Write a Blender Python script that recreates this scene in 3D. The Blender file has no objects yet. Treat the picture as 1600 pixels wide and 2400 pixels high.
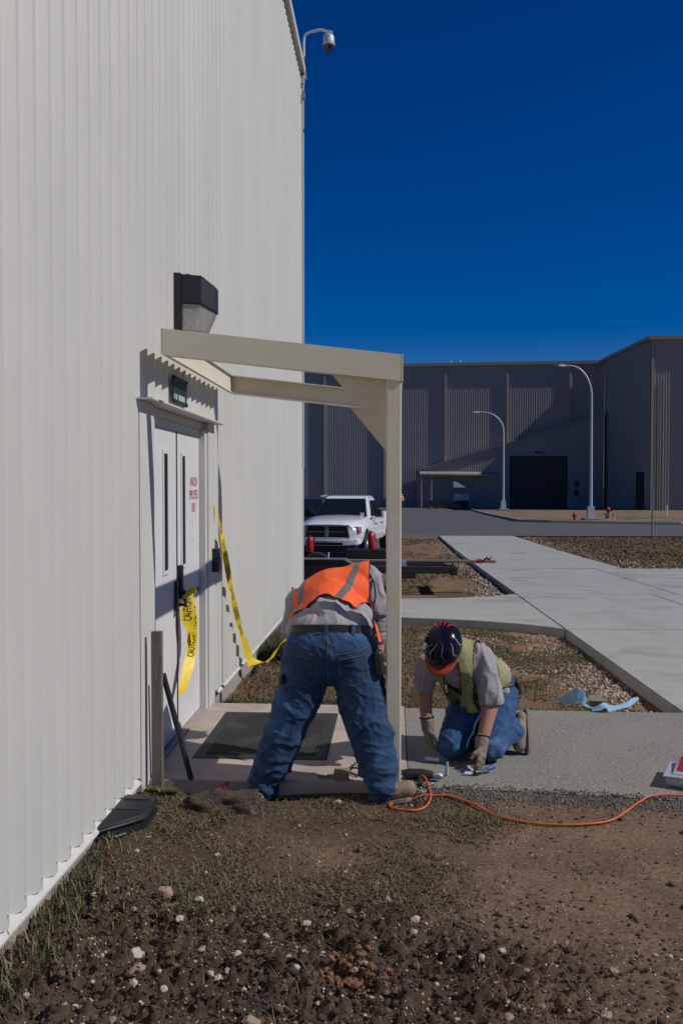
import bpy, bmesh, math, random
import numpy as np
from mathutils import Vector, Matrix, Quaternion, noise as mnoise
R = math.radians
rnd = random.Random(7)
S = bpy.context.scene
C = S.collection

# ------------------------------------------------------------------ camera, sky, sun, exposure
cam_d = bpy.data.cameras.new('camera')
cam = bpy.data.objects.new('camera', cam_d); C.objects.link(cam)
cam.location = (0, 0, 1.70)
cam.rotation_euler = (R(90 - 1.6), 0, R(3.247))
cam_d.sensor_fit = 'VERTICAL'; cam_d.sensor_height = 36; cam_d.lens = 36 * 2150 / 2400
cam_d.clip_start = 0.05; cam_d.clip_end = 3000
S.camera = cam
S.render.resolution_x = 682; S.render.resolution_y = 1024

SUN_EL, SUN_B = 42.5, 9.5
sunv = Vector((math.cos(R(SUN_EL)) * math.cos(R(SUN_B)), -math.cos(R(SUN_EL)) * math.sin(R(SUN_B)), math.sin(R(SUN_EL))))
world = bpy.data.worlds.new('World'); S.world = world; world.use_nodes = True
wn = world.node_tree.nodes; wl = world.node_tree.links
for n in list(wn): wn.remove(n)
wo = wn.new('ShaderNodeOutputWorld'); wb = wn.new('ShaderNodeBackground'); sk = wn.new('ShaderNodeTexSky')
sk.sky_type = 'NISHITA'; sk.sun_disc = False
sk.sun_elevation = R(SUN_EL); sk.sun_rotation = R(90 + SUN_B)
sk.altitude = 300; sk.air_density = 0.85; sk.dust_density = 0.0; sk.ozone_density = 4.0
hs = wn.new('ShaderNodeHueSaturation'); hs.inputs['Saturation'].default_value = 1.55; hs.inputs['Hue'].default_value = 0.521; hs.inputs['Value'].default_value = 1.0
wl.new(sk.outputs[0], hs.inputs['Color']); wl.new(hs.outputs[0], wb.inputs['Color']); wl.new(wb.outputs[0], wo.inputs['Surface'])
wb.inputs['Strength'].default_value = 0.069
sun_d = bpy.data.lights.new('sun', 'SUN'); sun_d.energy = 4.1; sun_d.angle = R(0.5); sun_d.color = (1.0, 0.965, 0.905)
sun = bpy.data.objects.new('sun', sun_d); C.objects.link(sun)
sun.rotation_mode = 'QUATERNION'; sun.rotation_quaternion = sunv.to_track_quat('Z', 'Y'); sun.location = (30, -4, 30)
S.view_settings.view_transform = 'Standard'; S.view_settings.look = 'None'
S.view_settings.exposure = -0.28; S.view_settings.gamma = 1.0; S.view_settings.use_curve_mapping = False

# ------------------------------------------------------------------ helpers
def srgb(r, g, b):
    f = lambda c: c / 12.92 if c <= 0.04045 else ((c + 0.055) / 1.055) ** 2.4
    return (f(r / 255), f(g / 255), f(b / 255))

def mat(name, c1, c2=None, scale=8.0, rough=0.7, metal=0.0, bump=0.0, bscale=60.0, detail=6, stretch=(1, 1, 1),
        spec=0.5, attr=None, coat=0.0, gaps=None, third=None, tscale=1.5, tfac=(0.5, 0.65)):
    """two-tone noise colour + fine bump; attr = colour attribute that multiplies the colour"""
    m = bpy.data.materials.new(name); m.use_nodes = True
    n = m.node_tree.nodes; l = m.node_tree.links
    b = n['Principled BSDF']
    b.inputs['Roughness'].default_value = rough; b.inputs['Metallic'].default_value = metal
    b.inputs['Specular IOR Level'].default_value = spec; b.inputs['Coat Weight'].default_value = coat
    tc = n.new('ShaderNodeTexCoord'); mp = n.new('ShaderNodeMapping'); mp.inputs['Scale'].default_value = stretch
    l.new(tc.outputs['Object'], mp.inputs[0])
    c2 = c2 or tuple(x * 0.85 for x in c1)
    nz = n.new('ShaderNodeTexNoise'); nz.inputs['Scale'].default_value = scale; nz.inputs['Detail'].default_value = detail
    nz.inputs['Roughness'].default_value = 0.65
    l.new(mp.outputs[0], nz.inputs['Vector'])
    rp = n.new('ShaderNodeValToRGB'); rp.color_ramp.elements[0].position = 0.3; rp.color_ramp.elements[1].position = 0.7
    rp.color_ramp.elements[0].color = (*c1, 1); rp.color_ramp.elements[1].color = (*c2, 1)
    l.new(nz.outputs['Fac'], rp.inputs[0]); out = rp.outputs[0]
    if third:
        n3 = n.new('ShaderNodeTexNoise'); n3.inputs['Scale'].default_value = tscale; n3.inputs['Detail'].default_value = 5
        l.new(mp.outputs[0], n3.inputs['Vector'])
        r3 = n.new('ShaderNodeValToRGB'); r3.color_ramp.elements[0].position = tfac[0]; r3.color_ramp.elements[1].position = tfac[1]
        l.new(n3.outputs['Fac'], r3.inputs[0])
        m3 = n.new('ShaderNodeMixRGB'); l.new(r3.outputs[0], m3.inputs[0]); l.new(out, m3.inputs[1]); m3.inputs[2].default_value = (*third, 1)
        out = m3.outputs[0]
    if attr:
        at = n.new('ShaderNodeVertexColor'); at.layer_name = attr
        mx = n.new('ShaderNodeMixRGB'); mx.blend_type = 'MULTIPLY'; mx.inputs[0].default_value = 1
        l.new(out, mx.inputs[1]); l.new(at.outputs[0], mx.inputs[2]); out = mx.outputs[0]
    l.new(out, b.inputs['Base Color'])
    if bump:
        nb = n.new('ShaderNodeTexNoise'); nb.inputs['Scale'].default_value = bscale; nb.inputs['Detail'].default_value = 5
        l.new(mp.outputs[0], nb.inputs['Vector'])
        bp = n.new('ShaderNodeBump'); bp.inputs['Strength'].default_value = bump; bp.inputs['Distance'].default_value = 0.02
        l.new(nb.outputs['Fac'], bp.inputs['Height']); l.new(bp.outputs[0], b.inputs['Normal'])
    return m

def tag(o, label=None, cat=None, group=None, kind=None):
    if label: o['label'] = label
    if cat: o['category'] = cat
    if group: o['group'] = group
    if kind: o['kind'] = kind
    return o

def empty(name, loc=(0, 0, 0), label=None, cat=None, group=None, rz=0.0):
    o = bpy.data.objects.new(name, None); C.objects.link(o)
    o.location = loc; o.rotation_euler = (0, 0, rz); o.empty_display_size = 0.1
    return tag(o, label, cat, group)

def link(name, me, m=None, parent=None, smooth=False, auto=None):
    o = bpy.data.objects.new(name, me); C.objects.link(o)
    if m:
        ms = m if isinstance(m, (list, tuple)) else [m]
        if len(me.materials): me.materials.clear()
        for k in ms: me.materials.append(k)
    if smooth:
        me.polygons.foreach_set('use_smooth', [True] * len(me.polygons))
        if auto:
            try: me.set_sharp_from_angle(angle=R(auto))
            except Exception: pass
    if parent is not None:
        o.parent = parent
        o.matrix_parent_inverse = Matrix.Identity(4)
    return o

def wlink(name, me, m, parent, **k):
    """mesh given in world coordinates, parented to an unscaled thing without moving it"""
    if parent is not None:
        M = Matrix.Translation(parent.location) @ parent.rotation_euler.to_matrix().to_4x4()
        me.transform(M.inverted())
    return link(name, me, m, parent, **k)

def bm_mesh(bm, name='mesh'):
    bmesh.ops.recalc_face_normals(bm, faces=bm.faces)
    me = bpy.data.meshes.new(name); bm.to_mesh(me); bm.free(); return me

def pyd(v, f, name='mesh'):
    me = bpy.data.meshes.new(name); me.from_pydata(v, [], f); me.update(); return me

def add_box(bm, lo, hi, M=None, bevel=0.0):
    vs = [bm.verts.new((x, y, z)) for x in (lo[0], hi[0]) for y in (lo[1], hi[1]) for z in (lo[2], hi[2])]
    fs = [bm.faces.new([vs[i] for i in q]) for q in ((0, 1, 3, 2), (4, 6, 7, 5), (0, 4, 5, 1), (2, 3, 7, 6), (0, 2, 6, 4), (1, 5, 7, 3))]
    if bevel:
        r = bmesh.ops.bevel(bm, geom=list({e for f in fs for e in f.edges}), offset=bevel, segments=2, affect='EDGES', profile=0.6)
        vs = list({v for f in r['faces'] for v in f.verts} | {v for v in vs if v.is_valid})
    if M is not None: bmesh.ops.transform(bm, matrix=M, verts=[v for v in vs if v.is_valid])
    return vs

def box(name, lo, hi, m, parent=None, bevel=0.0, M=None, **k):
    bm = bmesh.new(); add_box(bm, lo, hi, None, bevel)
    if M is not None: bmesh.ops.transform(bm, matrix=M, verts=bm.verts)
    return wlink(name, bm_mesh(bm), m, parent, **k)

def add_tube(bm, pts, rad, n=8, cap=True):
    pts = [Vector(p) for p in pts]; rads = rad if isinstance(rad, (list, tuple)) else [rad] * len(pts)
    rings = []; up = None
    for i, p in enumerate(pts):
        t = (pts[min(i + 1, len(pts) - 1)] - pts[max(i - 1, 0)]).normalized()
        if up is None: up = Vector((0, 0, 1)) if abs(t.z) < 0.9 else Vector((0, 1, 0))
        a = t.cross(up).normalized(); bb = a.cross(t).normalized(); up = bb
        rings.append([bm.verts.new(p + (a * math.cos(2 * math.pi * k / n) + bb * math.sin(2 * math.pi * k / n)) * rads[i]) for k in range(n)])
    for i in range(len(rings) - 1):
        for k in range(n):
            bm.faces.new((rings[i][k], rings[i][(k + 1) % n], rings[i + 1][(k + 1) % n], rings[i + 1][k]))
    if cap:
        bm.faces.new(rings[0][::-1]); bm.faces.new(rings[-1])

def tube(name, pts, rad, m, parent=None, n=8, **k):
    bm = bmesh.new(); add_tube(bm, pts, rad, n)
    return wlink(name, bm_mesh(bm), m, parent, smooth=True, auto=50, **k)

def add_lathe(bm, prof, n=16, M=None):
    rings = []
    for r, z in prof:
        rings.append([bm.verts.new((r * math.cos(2 * math.pi * k / n), r * math.sin(2 * math.pi * k / n), z)) for k in range(n)])
    for i in range(len(rings) - 1):
        for k in range(n):
            bm.faces.new((rings[i][k], rings[i][(k + 1) % n], rings[i + 1][(k + 1) % n], rings[i + 1][k]))
    bm.faces.new(rings[0][::-1]); bm.faces.new(rings[-1])
    if M is not None: bmesh.ops.transform(bm, matrix=M, verts=[v for r in rings for v in r])

def add_hull(bm, pts):
    vs = [bm.verts.new(p) for p in pts]
    r = bmesh.ops.convex_hull(bm, input=vs)
    bmesh.ops.delete(bm, geom=[v for v in r['geom_interior'] if isinstance(v, bmesh.types.BMVert)], context='VERTS')

def hull(name, pts, m, parent=None, bevel=0.0, **k):
    bm = bmesh.new(); add_hull(bm, pts)
    bmesh.ops.dissolve_limit(bm, angle_limit=R(2), verts=bm.verts, edges=bm.edges)
    if bevel: bmesh.ops.bevel(bm, geom=bm.edges[:], offset=bevel, segments=2, affect='EDGES')
    return wlink(name, bm_mesh(bm), m, parent, **k)

def add_prism(bm, poly, d):
    """poly: list of 3d points (planar); d: extrusion vector"""
    a = [bm.verts.new(p) for p in poly]; b = [bm.verts.new(Vector(p) + Vector(d)) for p in poly]
    bm.faces.new(a[::-1]); bm.faces.new(b)
    for i in range(len(a)):
        j = (i + 1) % len(a); bm.faces.new((a[i], a[j], b[j], b[i]))

def prism(name, poly, d, m, parent=None, bevel=0.0, **k):
    bm = bmesh.new(); add_prism(bm, poly, d)
    if bevel: bmesh.ops.bevel(bm, geom=bm.edges[:], offset=bevel, segments=2, affect='EDGES')
    return wlink(name, bm_mesh(bm), m, parent, **k)

def text_mesh(s, size=1.0):
    cu = bpy.data.curves.new('lettering', 'FONT'); cu.body = s; cu.size = size; cu.align_x = 'CENTER'; cu.align_y = 'CENTER'
    o = bpy.data.objects.new('lettering', cu); C.objects.link(o)
    dg = bpy.context.evaluated_depsgraph_get(); dg.update()
    me = bpy.data.meshes.new_from_object(o.evaluated_get(dg))
    bpy.data.objects.remove(o); bpy.data.curves.remove(cu)
    return me

_T = np.random.RandomState(3).rand(256, 256)
def vn(x, y):
    x = np.asarray(x, float); y = np.asarray(y, float)
    xi = np.floor(x).astype(int); yi = np.floor(y).astype(int); fx = x - xi; fy = y - yi
    fx = fx * fx * (3 - 2 * fx); fy = fy * fy * (3 - 2 * fy)
    g = lambda a, b: _T[a % 256, b % 256]
    return (g(xi, yi) * (1 - fx) + g(xi + 1, yi) * fx) * (1 - fy) + (g(xi, yi + 1) * (1 - fx) + g(xi + 1, yi + 1) * fx) * fy
def fbm(x, y, s, o=4):
    r = 0; a = 0.5
    for k in range(o):
        r = r + a * (vn(x * s + 17.3 * k, y * s + 5.1 * k) - 0.5); s *= 2.03; a *= 0.55
    return r
def sst(e0, e1, x):
    t = np.clip((np.asarray(x, float) - e0) / (e1 - e0), 0, 1); return t * t * (3 - 2 * t)

def gz(Y):
    Y = np.asarray(Y, float)
    return np.where(Y < 7, 0.0, np.where(Y < 30, -.022 * (Y - 7), np.where(Y < 75, -.506 - .013 * (Y - 30), -1.09)))
def gzf(Y): return float(gz(Y))

# ------------------------------------------------------------------ materials
M = {}
M['siding'] = mat('cream_siding', (.555, .54, .50), (.50, .487, .452), 1.6, 0.45, bump=.02, bscale=14, spec=.3, stretch=(1, 1, .3))
M['trim'] = mat('cream_trim', (.59, .58, .545), (.545, .535, .50), 3, 0.45, spec=.35)
M['doorpaint'] = mat('door_paint', (.66, .65, .65), (.62, .61, .61), 5, 0.4, bump=.03, bscale=90, spec=.4)
M['canopy'] = mat('canopy_paint', (.71, .655, .515), (.65, .60, .465), 5, 0.5, bump=.03, bscale=25, spec=.35, third=(.66, .58, .43), tscale=2.2)
M['gusset'] = mat('gusset_paint', (.72, .62, .42), (.64, .55, .36), 6, 0.5, bump=.03, spec=.35)
M['conc'] = mat('stoop_concrete', (.40, .335, .285), (.31, .26, .22), 9, 0.85, bump=.25, bscale=120, third=(.45, .37, .30), tscale=3)
M['walk'] = mat('walk_concrete', (.385, .38, .355), (.325, .32, .30), 2.2, 0.88, bump=.15, bscale=60, detail=9, third=(.21, .20, .18), tscale=1.3, tfac=(.54, .78))
M['found'] = mat('foundation_concrete', (.36, .31, .27), (.26, .23, .20), 10, 0.9, bump=.4, bscale=50)
M['asphalt'] = mat('road_asphalt', (.10, .098, .102), (.075, .073, .077), 1.2, 0.9, bump=.2, bscale=40, detail=10)
M['black'] = mat('black_plastic', (.012, .012, .013), (.02, .02, .022), 12, 0.45, bump=.05)
M['darkmetal'] = mat('bronze_metal', (.022, .022, .026), (.03, .03, .034), 8, 0.4, spec=.4)
M['rubber'] = mat('black_rubber', (.018, .018, .018), (.03, .029, .028), 20, 0.75)
M['slit'] = mat('black_slit_glass', (.004, .004, .005), (.006, .006, .008), 3, 0.35, spec=.15)
M['glassdark'] = mat('dark_glass', (.008, .011, .014), (.012, .016, .02), 3, 0.06, spec=.7)
M['yellow'] = mat('yellow_tape', (.80, .58, .03), (.72, .52, .03), 8, 0.35, bump=.1, bscale=30)
M['ink'] = mat('black_ink', (.012, .011, .01), (.02, .018, .015), 30, 0.6)
M['redink'] = mat('red_ink', (.55, .04, .09), (.48, .05, .10), 30, 0.5)
M['red'] = mat('red_paint', (.42, .014, .02), (.33, .012, .018), 8, 0.35, spec=.5)
M['cordorange'] = mat('cord_orange', (.60, .11, .035), (.48, .085, .025), 14, .5)
M['orange'] = mat('orange_jacket', (.80, .13, .03), (.65, .09, .02), 14, 0.5)
M['wood'] = mat('weathered_wood', (.20, .165, .135), (.11, .09, .075), 14, 0.85, bump=.4, bscale=40, stretch=(6, 6, .7))
M['woodx'] = mat('lumber', (.27, .22, .17), (.18, .145, .11), 14, 0.85, bump=.3, bscale=40, stretch=(.6, 6, 6))
M['steel'] = mat('grey_steel', (.35, .36, .38), (.28, .29, .31), 6, 0.4, metal=.6)
M['galv'] = mat('galvanised_pole', (.55, .58, .62), (.47, .5, .54), 6, 0.45, metal=.15)
M['whitepaint'] = mat('white_car_paint', (.78, .79, .83), (.76, .77, .81), 2, 0.18, spec=.5, coat=.6)
M['chrome'] = mat('chrome', (.75, .75, .77), (.7, .7, .72), 4, 0.12, metal=1)
M['hyd'] = mat('hydrant_red', (.30, .012, .015), (.24, .01, .012), 10, 0.45)
M['skin'] = mat('skin', (.42, .20, .135), (.36, .165, .11), 14, 0.55, bump=.08, bscale=90)
M['shirt'] = mat('grey_cotton', (.33, .31, .33), (.28, .262, .28), 5, 0.9, bump=.2, bscale=70)
M['orangevest'] = mat('orange_mesh_vest', (.95, .13, .022), (.85, .10, .018), 16, 0.7, bump=.3, bscale=160)
M['limevest'] = mat('lime_mesh_vest', (.30, .295, .13), (.22, .22, .085), 14, 0.75, bump=.25, bscale=90)
M['reflect'] = mat('grey_reflective_tape', (.16, .14, .14), (.13, .115, .115), 30, 0.4)
M['binding'] = mat('black_binding', (.012, .011, .014), (.018, .016, .02), 30, 0.8)
M['leather'] = mat('brown_boot_leather', (.30, .22, .155), (.20, .145, .105), 16, 0.7, bump=.2, bscale=60)
M['sole'] = mat('boot_sole', (.30, .24, .185), (.21, .165, .13), 20, 0.85)
M['glove'] = mat('leather_glove', (.27, .215, .16), (.16, .125, .095), 14, 0.85, bump=.3, bscale=50)
M['belt'] = mat('black_belt', (.02, .016, .014), (.03, .025, .02), 20, 0.55)
M['hair'] = mat('dark_hair', (.025, .018, .013), (.04, .03, .02), 40, 0.7, bump=.3, bscale=120)
M['facade'] = mat('hangar_siding', (.33, .315, .295), (.295, .28, .265), .3, 0.7, stretch=(1, 1, .3), spec=.2)
M['facadetrim'] = mat('hangar_trim', (.33, .29, .24), (.28, .25, .21), .5, 0.6)
M['facadedark'] = mat('hangar_door', (.035, .036, .04), (.028, .03, .033), .5, 0.6)
def denim(name, a, b, w):
    m = mat(name, a, b, 9, 0.9, bump=.35, bscale=38, third=w, tscale=6, tfac=(.56, .74)); return m
M['denim'] = denim('dark_denim', (.018, .056, .135), (.010, .034, .085), (.045, .11, .23))
M['denim2'] = denim('blue_denim', (.030, .088, .215), (.018, .052, .13), (.09, .19, .37))
# ------------------------------------------------------------------ GROUND
def soil_mat():
    m = bpy.data.materials.new('soil'); m.use_nodes = True
    n = m.node_tree.nodes; l = m.node_tree.links; b = n['Principled BSDF']; b.inputs['Roughness'].default_value = .95
    b.inputs['Specular IOR Level'].default_value = .15
    tc = n.new('ShaderNodeTexCoord'); at = n.new('ShaderNodeVertexColor'); at.layer_name = 'tone'
    def nz(sc, d=8):
        k = n.new('ShaderNodeTexNoise'); k.inputs['Scale'].default_value = sc; k.inputs['Detail'].default_value = d
        k.inputs['Roughness'].default_value = .7; l.new(tc.outputs['Object'], k.inputs['Vector']); return k
    def ramp(s, p0, p1, a, c):
        r = n.new('ShaderNodeValToRGB'); r.color_ramp.elements[0].position = p0; r.color_ramp.elements[1].position = p1
        r.color_ramp.elements[0].color = (*a, 1); r.color_ramp.elements[1].color = (*c, 1); l.new(s, r.inputs[0]); return r.outputs[0]
    def mul(a, bb, t='MULTIPLY', f=1.0):
        k = n.new('ShaderNodeMixRGB'); k.blend_type = t; k.inputs[0].default_value = f; l.new(a, k.inputs[1]); l.new(bb, k.inputs[2]); return k.outputs[0]
    big = ramp(nz(2.2).outputs['Fac'], .3, .7, (.66, .63, .60), (1.3, 1.26, 1.2))
    fine = ramp(nz(55, 10).outputs['Fac'], .28, .74, (.45, .43, .42), (1.6, 1.55, 1.5))
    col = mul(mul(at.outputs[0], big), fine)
    vo = n.new('ShaderNodeTexVoronoi'); vo.inputs['Scale'].default_value = 95; l.new(tc.outputs['Object'], vo.inputs['Vector'])
    sp = n.new('ShaderNodeSeparateColor'); l.new(vo.outputs['Color'], sp.inputs[0])
    gt = n.new('ShaderNodeMath'); gt.operation = 'GREATER_THAN'; gt.inputs[1].default_value = .955; l.new(sp.outputs[0], gt.inputs[0])
    lt = n.new('ShaderNodeMath'); lt.operation = 'LESS_THAN'; lt.inputs[1].default_value = .42; l.new(vo.outputs['Distance'], lt.inputs[0])
    mm = n.new('ShaderNodeMath'); mm.operation = 'MULTIPLY'; l.new(gt.outputs[0], mm.inputs[0]); l.new(lt.outputs[0], mm.inputs[1])
    mx = n.new('ShaderNodeMixRGB'); l.new(mm.outputs[0], mx.inputs[0]); l.new(col, mx.inputs[1]); mx.inputs[2].default_value = (.34, .27, .22, 1)
    l.new(mx.outputs[0], b.inputs['Base Color'])
    bp = n.new('ShaderNodeBump'); bp.inputs['Strength'].default_value = .7; bp.inputs['Distance'].default_value = .015
    l.new(nz(70, 10).outputs['Fac'], bp.inputs['Height']); l.new(bp.outputs[0], b.inputs['Normal'])
    return m
M['soil'] = soil_mat()

def steps(*segs):
    out = []
    for a, b, st in segs:
        k = max(1, int(round((b - a) / st))); out += [a + (b - a) * i / k for i in range(k)]
    out.append(segs[-1][1]); return np.array(out)

def rough(X, Y):
    """how cloddy the loose soil is, 0..1"""
    r = sst(3.85, 3.45, Y + .35 * fbm(X, Y, 2.2, 2) + .12 * (X - .2)) * (1 - .75 * sst(.2, .9, X))
    r = np.maximum(r, .35 * sst(4.3, 3.2, Y) * (1 - .5 * sst(.2, 1.0, X)))
    return r
def aedge(x): return 5.17 - .13 * sst(.3, 1.6, x) + .07 * fbm(x, 3.0 + 0 * np.asarray(x, float), 3.0, 3) + .03 * fbm(x, 8.0 + 0 * np.asarray(x, float), 19, 2)
def soil_h(X, Y):
    X = np.asarray(X, float); Y = np.asarray(Y, float)
    near = 1 - sst(5.35, 5.6, Y)
    base = gz(Y) - .115
    nearh = -.05 - .05 * sst(4.6, 3.0, Y) + .05 * fbm(X, Y, 1.1, 3) + .035 * sst(-1.0, -1.40, X)
    nearh = nearh + .012 * fbm(X, Y, 14, 3) * (.4 + rough(X, Y)) * 1.4
    cl = np.maximum(0, fbm(X, Y, 24, 3) - .02); nearh = nearh + rough(X, Y) * (.24 * cl + .04 * fbm(X, Y, 7, 2))
    # hole dug in front of the stoop
    if True:
        ed = aedge(X); k_ = sst(.28, .03, ed - Y) * (X > .13); nearh = nearh * (1 - k_) + (-.014 + .02 * fbm(X, Y, 16, 3)) * k_
    nearh = nearh - .07 * np.exp(-(((X + .95) / .5) ** 2 + ((Y - 5.15) / .10) ** 2))
    far = base + .02 * fbm(X, Y, 1.5, 3) * sst(60, 20, Y) + .02 * fbm(X, Y, 9, 3) * sst(18, 12, Y)
    h = nearh * near + far * (1 - near)
    inside = ((X > -30) & (X < .05) & (Y > 5.27) & (Y < 7.03) & (X > -1.5)) | ((X > .13) & (Y > 5.35) & (Y < 6.95))
    h = np.where(inside, h - .12, h)
    h = np.where((X > 2.3) & (Y > 7) & (Y < 44), h + .09 * sst(23.1, 23.6, Y) * sst(5.7, 6.3, X) , h)
    h = np.where((Y > 44.5), gz(Y) - .06, h)
    h = np.where((X > 2.35) & (Y > 7.1) & (Y < 22.8), gz(Y) - .2, h)
    return h

gx = steps((-400, -40, 40), (-40, -6, 3), (-6, -1.6, .3), (-1.6, 2.0, .0125), (2.0, 5, .08), (5, 40, .7), (40, 400, 40))
gy = steps((-40, 0, 4), (0, 2.6, .2), (2.6, 5.5, .0125), (5.5, 13, .045), (13, 24, .12), (24, 60, .6), (60, 140, 4), (140, 1500, 80))
GX, GY = np.meshgrid(gx, gy, indexing='xy')
GZ = soil_h(GX, GY)
nx, ny = len(gx), len(gy)
idx = np.arange(nx * ny).reshape(ny, nx)
quads = np.stack([idx[:-1, :-1], idx[:-1, 1:], idx[1:, 1:], idx[1:, :-1]], -1).reshape(-1, 4)
me = bpy.data.meshes.new('ground')
me.vertices.add(nx * ny); me.vertices.foreach_set('co', np.stack([GX, GY, GZ], -1).astype(np.float32).ravel())
me.loops.add(quads.size); me.loops.foreach_set('vertex_index', quads.astype(np.int32).ravel())
me.polygons.add(len(quads)); me.polygons.foreach_set('loop_start', np.arange(0, quads.size, 4, dtype=np.int32))
me.polygons.foreach_set('loop_total', np.full(len(quads), 4, np.int32)); me.update(); me.validate()
def lerp(a, b, t): return a + (np.asarray(b) - a) * t[..., None]
def soil_tone(X, Y):
    dark = np.array([.062, .044, .033]); grey = np.array([.180, .126, .092]); red = np.array([.225, .135, .088]); dry = np.array([.22, .155, .085]); green = np.array([.08, .082, .036])
    c = np.broadcast_to(grey, X.shape + (3,)).copy()
    c = lerp(c, dark, np.clip(rough(X, Y) * 1.1, 0, 1))
    rb = sst(.05, .16, fbm(X + 3, Y, 1.7, 3)) * (1 - sst(4.9, 5.4, Y)) * .35
    c = lerp(c, np.array([.22, .135, .095]), rb)
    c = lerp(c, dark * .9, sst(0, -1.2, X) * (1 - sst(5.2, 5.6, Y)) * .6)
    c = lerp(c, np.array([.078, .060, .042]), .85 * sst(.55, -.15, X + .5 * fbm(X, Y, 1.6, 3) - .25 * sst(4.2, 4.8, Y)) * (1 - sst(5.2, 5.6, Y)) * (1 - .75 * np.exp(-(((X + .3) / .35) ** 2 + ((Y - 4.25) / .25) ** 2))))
    fr = sst(6.5, 7.1, Y)
    c = lerp(c, red, fr * (.55 + .45 * sst(-.1, .1, fbm(X, Y, 1.1, 3))))
    gp = fr * sst(.0, .14, fbm(X + 9, Y * .7, .8, 4)) * .75
    c = lerp(c, dry, gp)
    gg = fr * sst(.05, .16, fbm(X + 31, Y * .8 + 4, .9, 4)) * .7
    c = lerp(c, green, gg)
    far = sst(22.5, 24, Y) * (X > 5)
    c = lerp(c, np.array([.17, .125, .068]), far * .85)
    return c
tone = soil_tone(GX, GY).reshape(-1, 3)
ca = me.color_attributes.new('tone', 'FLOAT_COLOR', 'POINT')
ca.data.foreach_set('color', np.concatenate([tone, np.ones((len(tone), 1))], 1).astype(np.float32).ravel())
ground = tag(link('ground', me, M['soil'], smooth=True), kind='structure')

# ---- stoop slab, apron, walkways, road
def slab(name, poly, m, th, parent=None, follow=True, zoff=0.0, bevel=.008, sub=None):
    """polygon (x,y) extruded downwards, top following gz"""
    bm = bmesh.new()
    top = [bm.verts.new((x, y, (gzf(y) if follow else 0) + zoff)) for x, y in poly]
    bot = [bm.verts.new((v.co.x, v.co.y, v.co.z - th)) for v in top]
    f = bm.faces.new(top); bm.faces.new(bot[::-1])
    for i in range(len(top)):
        j = (i + 1) % len(top); bm.faces.new((top[i], bot[i], bot[j], top[j]))
    bmesh.ops.recalc_face_normals(bm, faces=bm.faces)
    if bevel: bmesh.ops.bevel(bm, geom=[e for e in bm.edges if all(abs(v.co.z - (gzf(v.co.y) if follow else 0) - zoff) < 1e-5 for v in e.verts)], offset=bevel, segments=2, affect='EDGES')
    return link(name, bm_mesh(bm), m, parent)

# stoop with chipped front edge
pts = []
for i in range(60):
    x = -1.47 + i * (1.555 / 59); pts.append((x, 5.205 + .012 * float(fbm(x, 1.0, 9, 3)) + (.03 if -.12 < x < .06 else 0)))
poly = pts + [(.085, 7.08), (-1.47, 7.10)]
stoop = tag(slab('stoop_slab', poly, M['conc'], .16, follow=False, bevel=.006), kind='structure')

def agg_mat():
    m = mat('apron_aggregate', (.31, .29, .26), (.125, .115, .10), 48, .93, bump=.5, bscale=90, detail=4, third=(.24, .225, .20), tscale=2.0, tfac=(.42, .72))
    return m
M['apron'] = agg_mat()
def apron_edge(x): return float(aedge(x))
pts = [(.090 + i * .03, apron_edge(.090 + i * .03)) for i in range(130)] + [(4.2, 4.85), (9, 4.8), (9, 7.0), (2.2, 6.99), (.090, 7.03)]
bm = bmesh.new(); vs = [bm.verts.new((x, y, -.004)) for x, y in pts]; f = bm.faces.new(vs)
r = bmesh.ops.extrude_face_region(bm, geom=[f])
for v in r['geom']:
    if isinstance(v, bmesh.types.BMVert): v.co.z -= .13
apron = tag(link('apron', bm_mesh(bm), M['apron']), kind='structure')

walk = tag(empty('walkway', (0, 0, 0)), kind='structure')
W = lambda poly, z=0.0: slab('concrete_panel', poly, M['walk'], .15, walk, zoff=z)
# cross walk between the two planters, flared towards the plaza
W([(-1.40, 12.95), (.1, 12.80), (1.1, 12.52), (1.7, 12.18), (2.16, 11.72), (2.16, 16.38), (1.6, 15.86), (.9, 15.56), (.1, 15.40), (-1.40, 15.34)])
pj = [7.03, 11.70, 16.45, 23.2]
W([(2.175, 7.03), (4.55, 7.03), (4.55, 11.70), (2.175, 11.70)])
W([(4.565, 7.03), (12, 7.03), (12, 11.70), (4.565, 11.70)])
W([(2.175, 11.715), (4.55, 11.715), (4.55, 16.45), (2.175, 16.45)])
W([(4.565, 11.715), (12, 11.715), (12, 16.45), (4.565, 16.45)])
W([(2.175, 16.465), (5.0, 16.465), (5.0, 23.2), (2.175, 23.2)])
W([(5.015, 16.465), (14, 16.465), (14, 23.1), (5.7, 23.35), (5.015, 23.4)])
yy = 23.215
for k in range(5):
    y2 = yy + 4.3; W([(2.18, yy), (5.75, yy + .2 if k == 0 else yy), (5.8, y2), (2.2, y2)]); yy = y2 + .015
tag(slab('kerb_strip', [(-1.2, 44.85), (2.2, 44.95), (2.2, 45.1), (-1.2, 45.0)], M['walk'], .3, zoff=.04), kind='structure')

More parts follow.
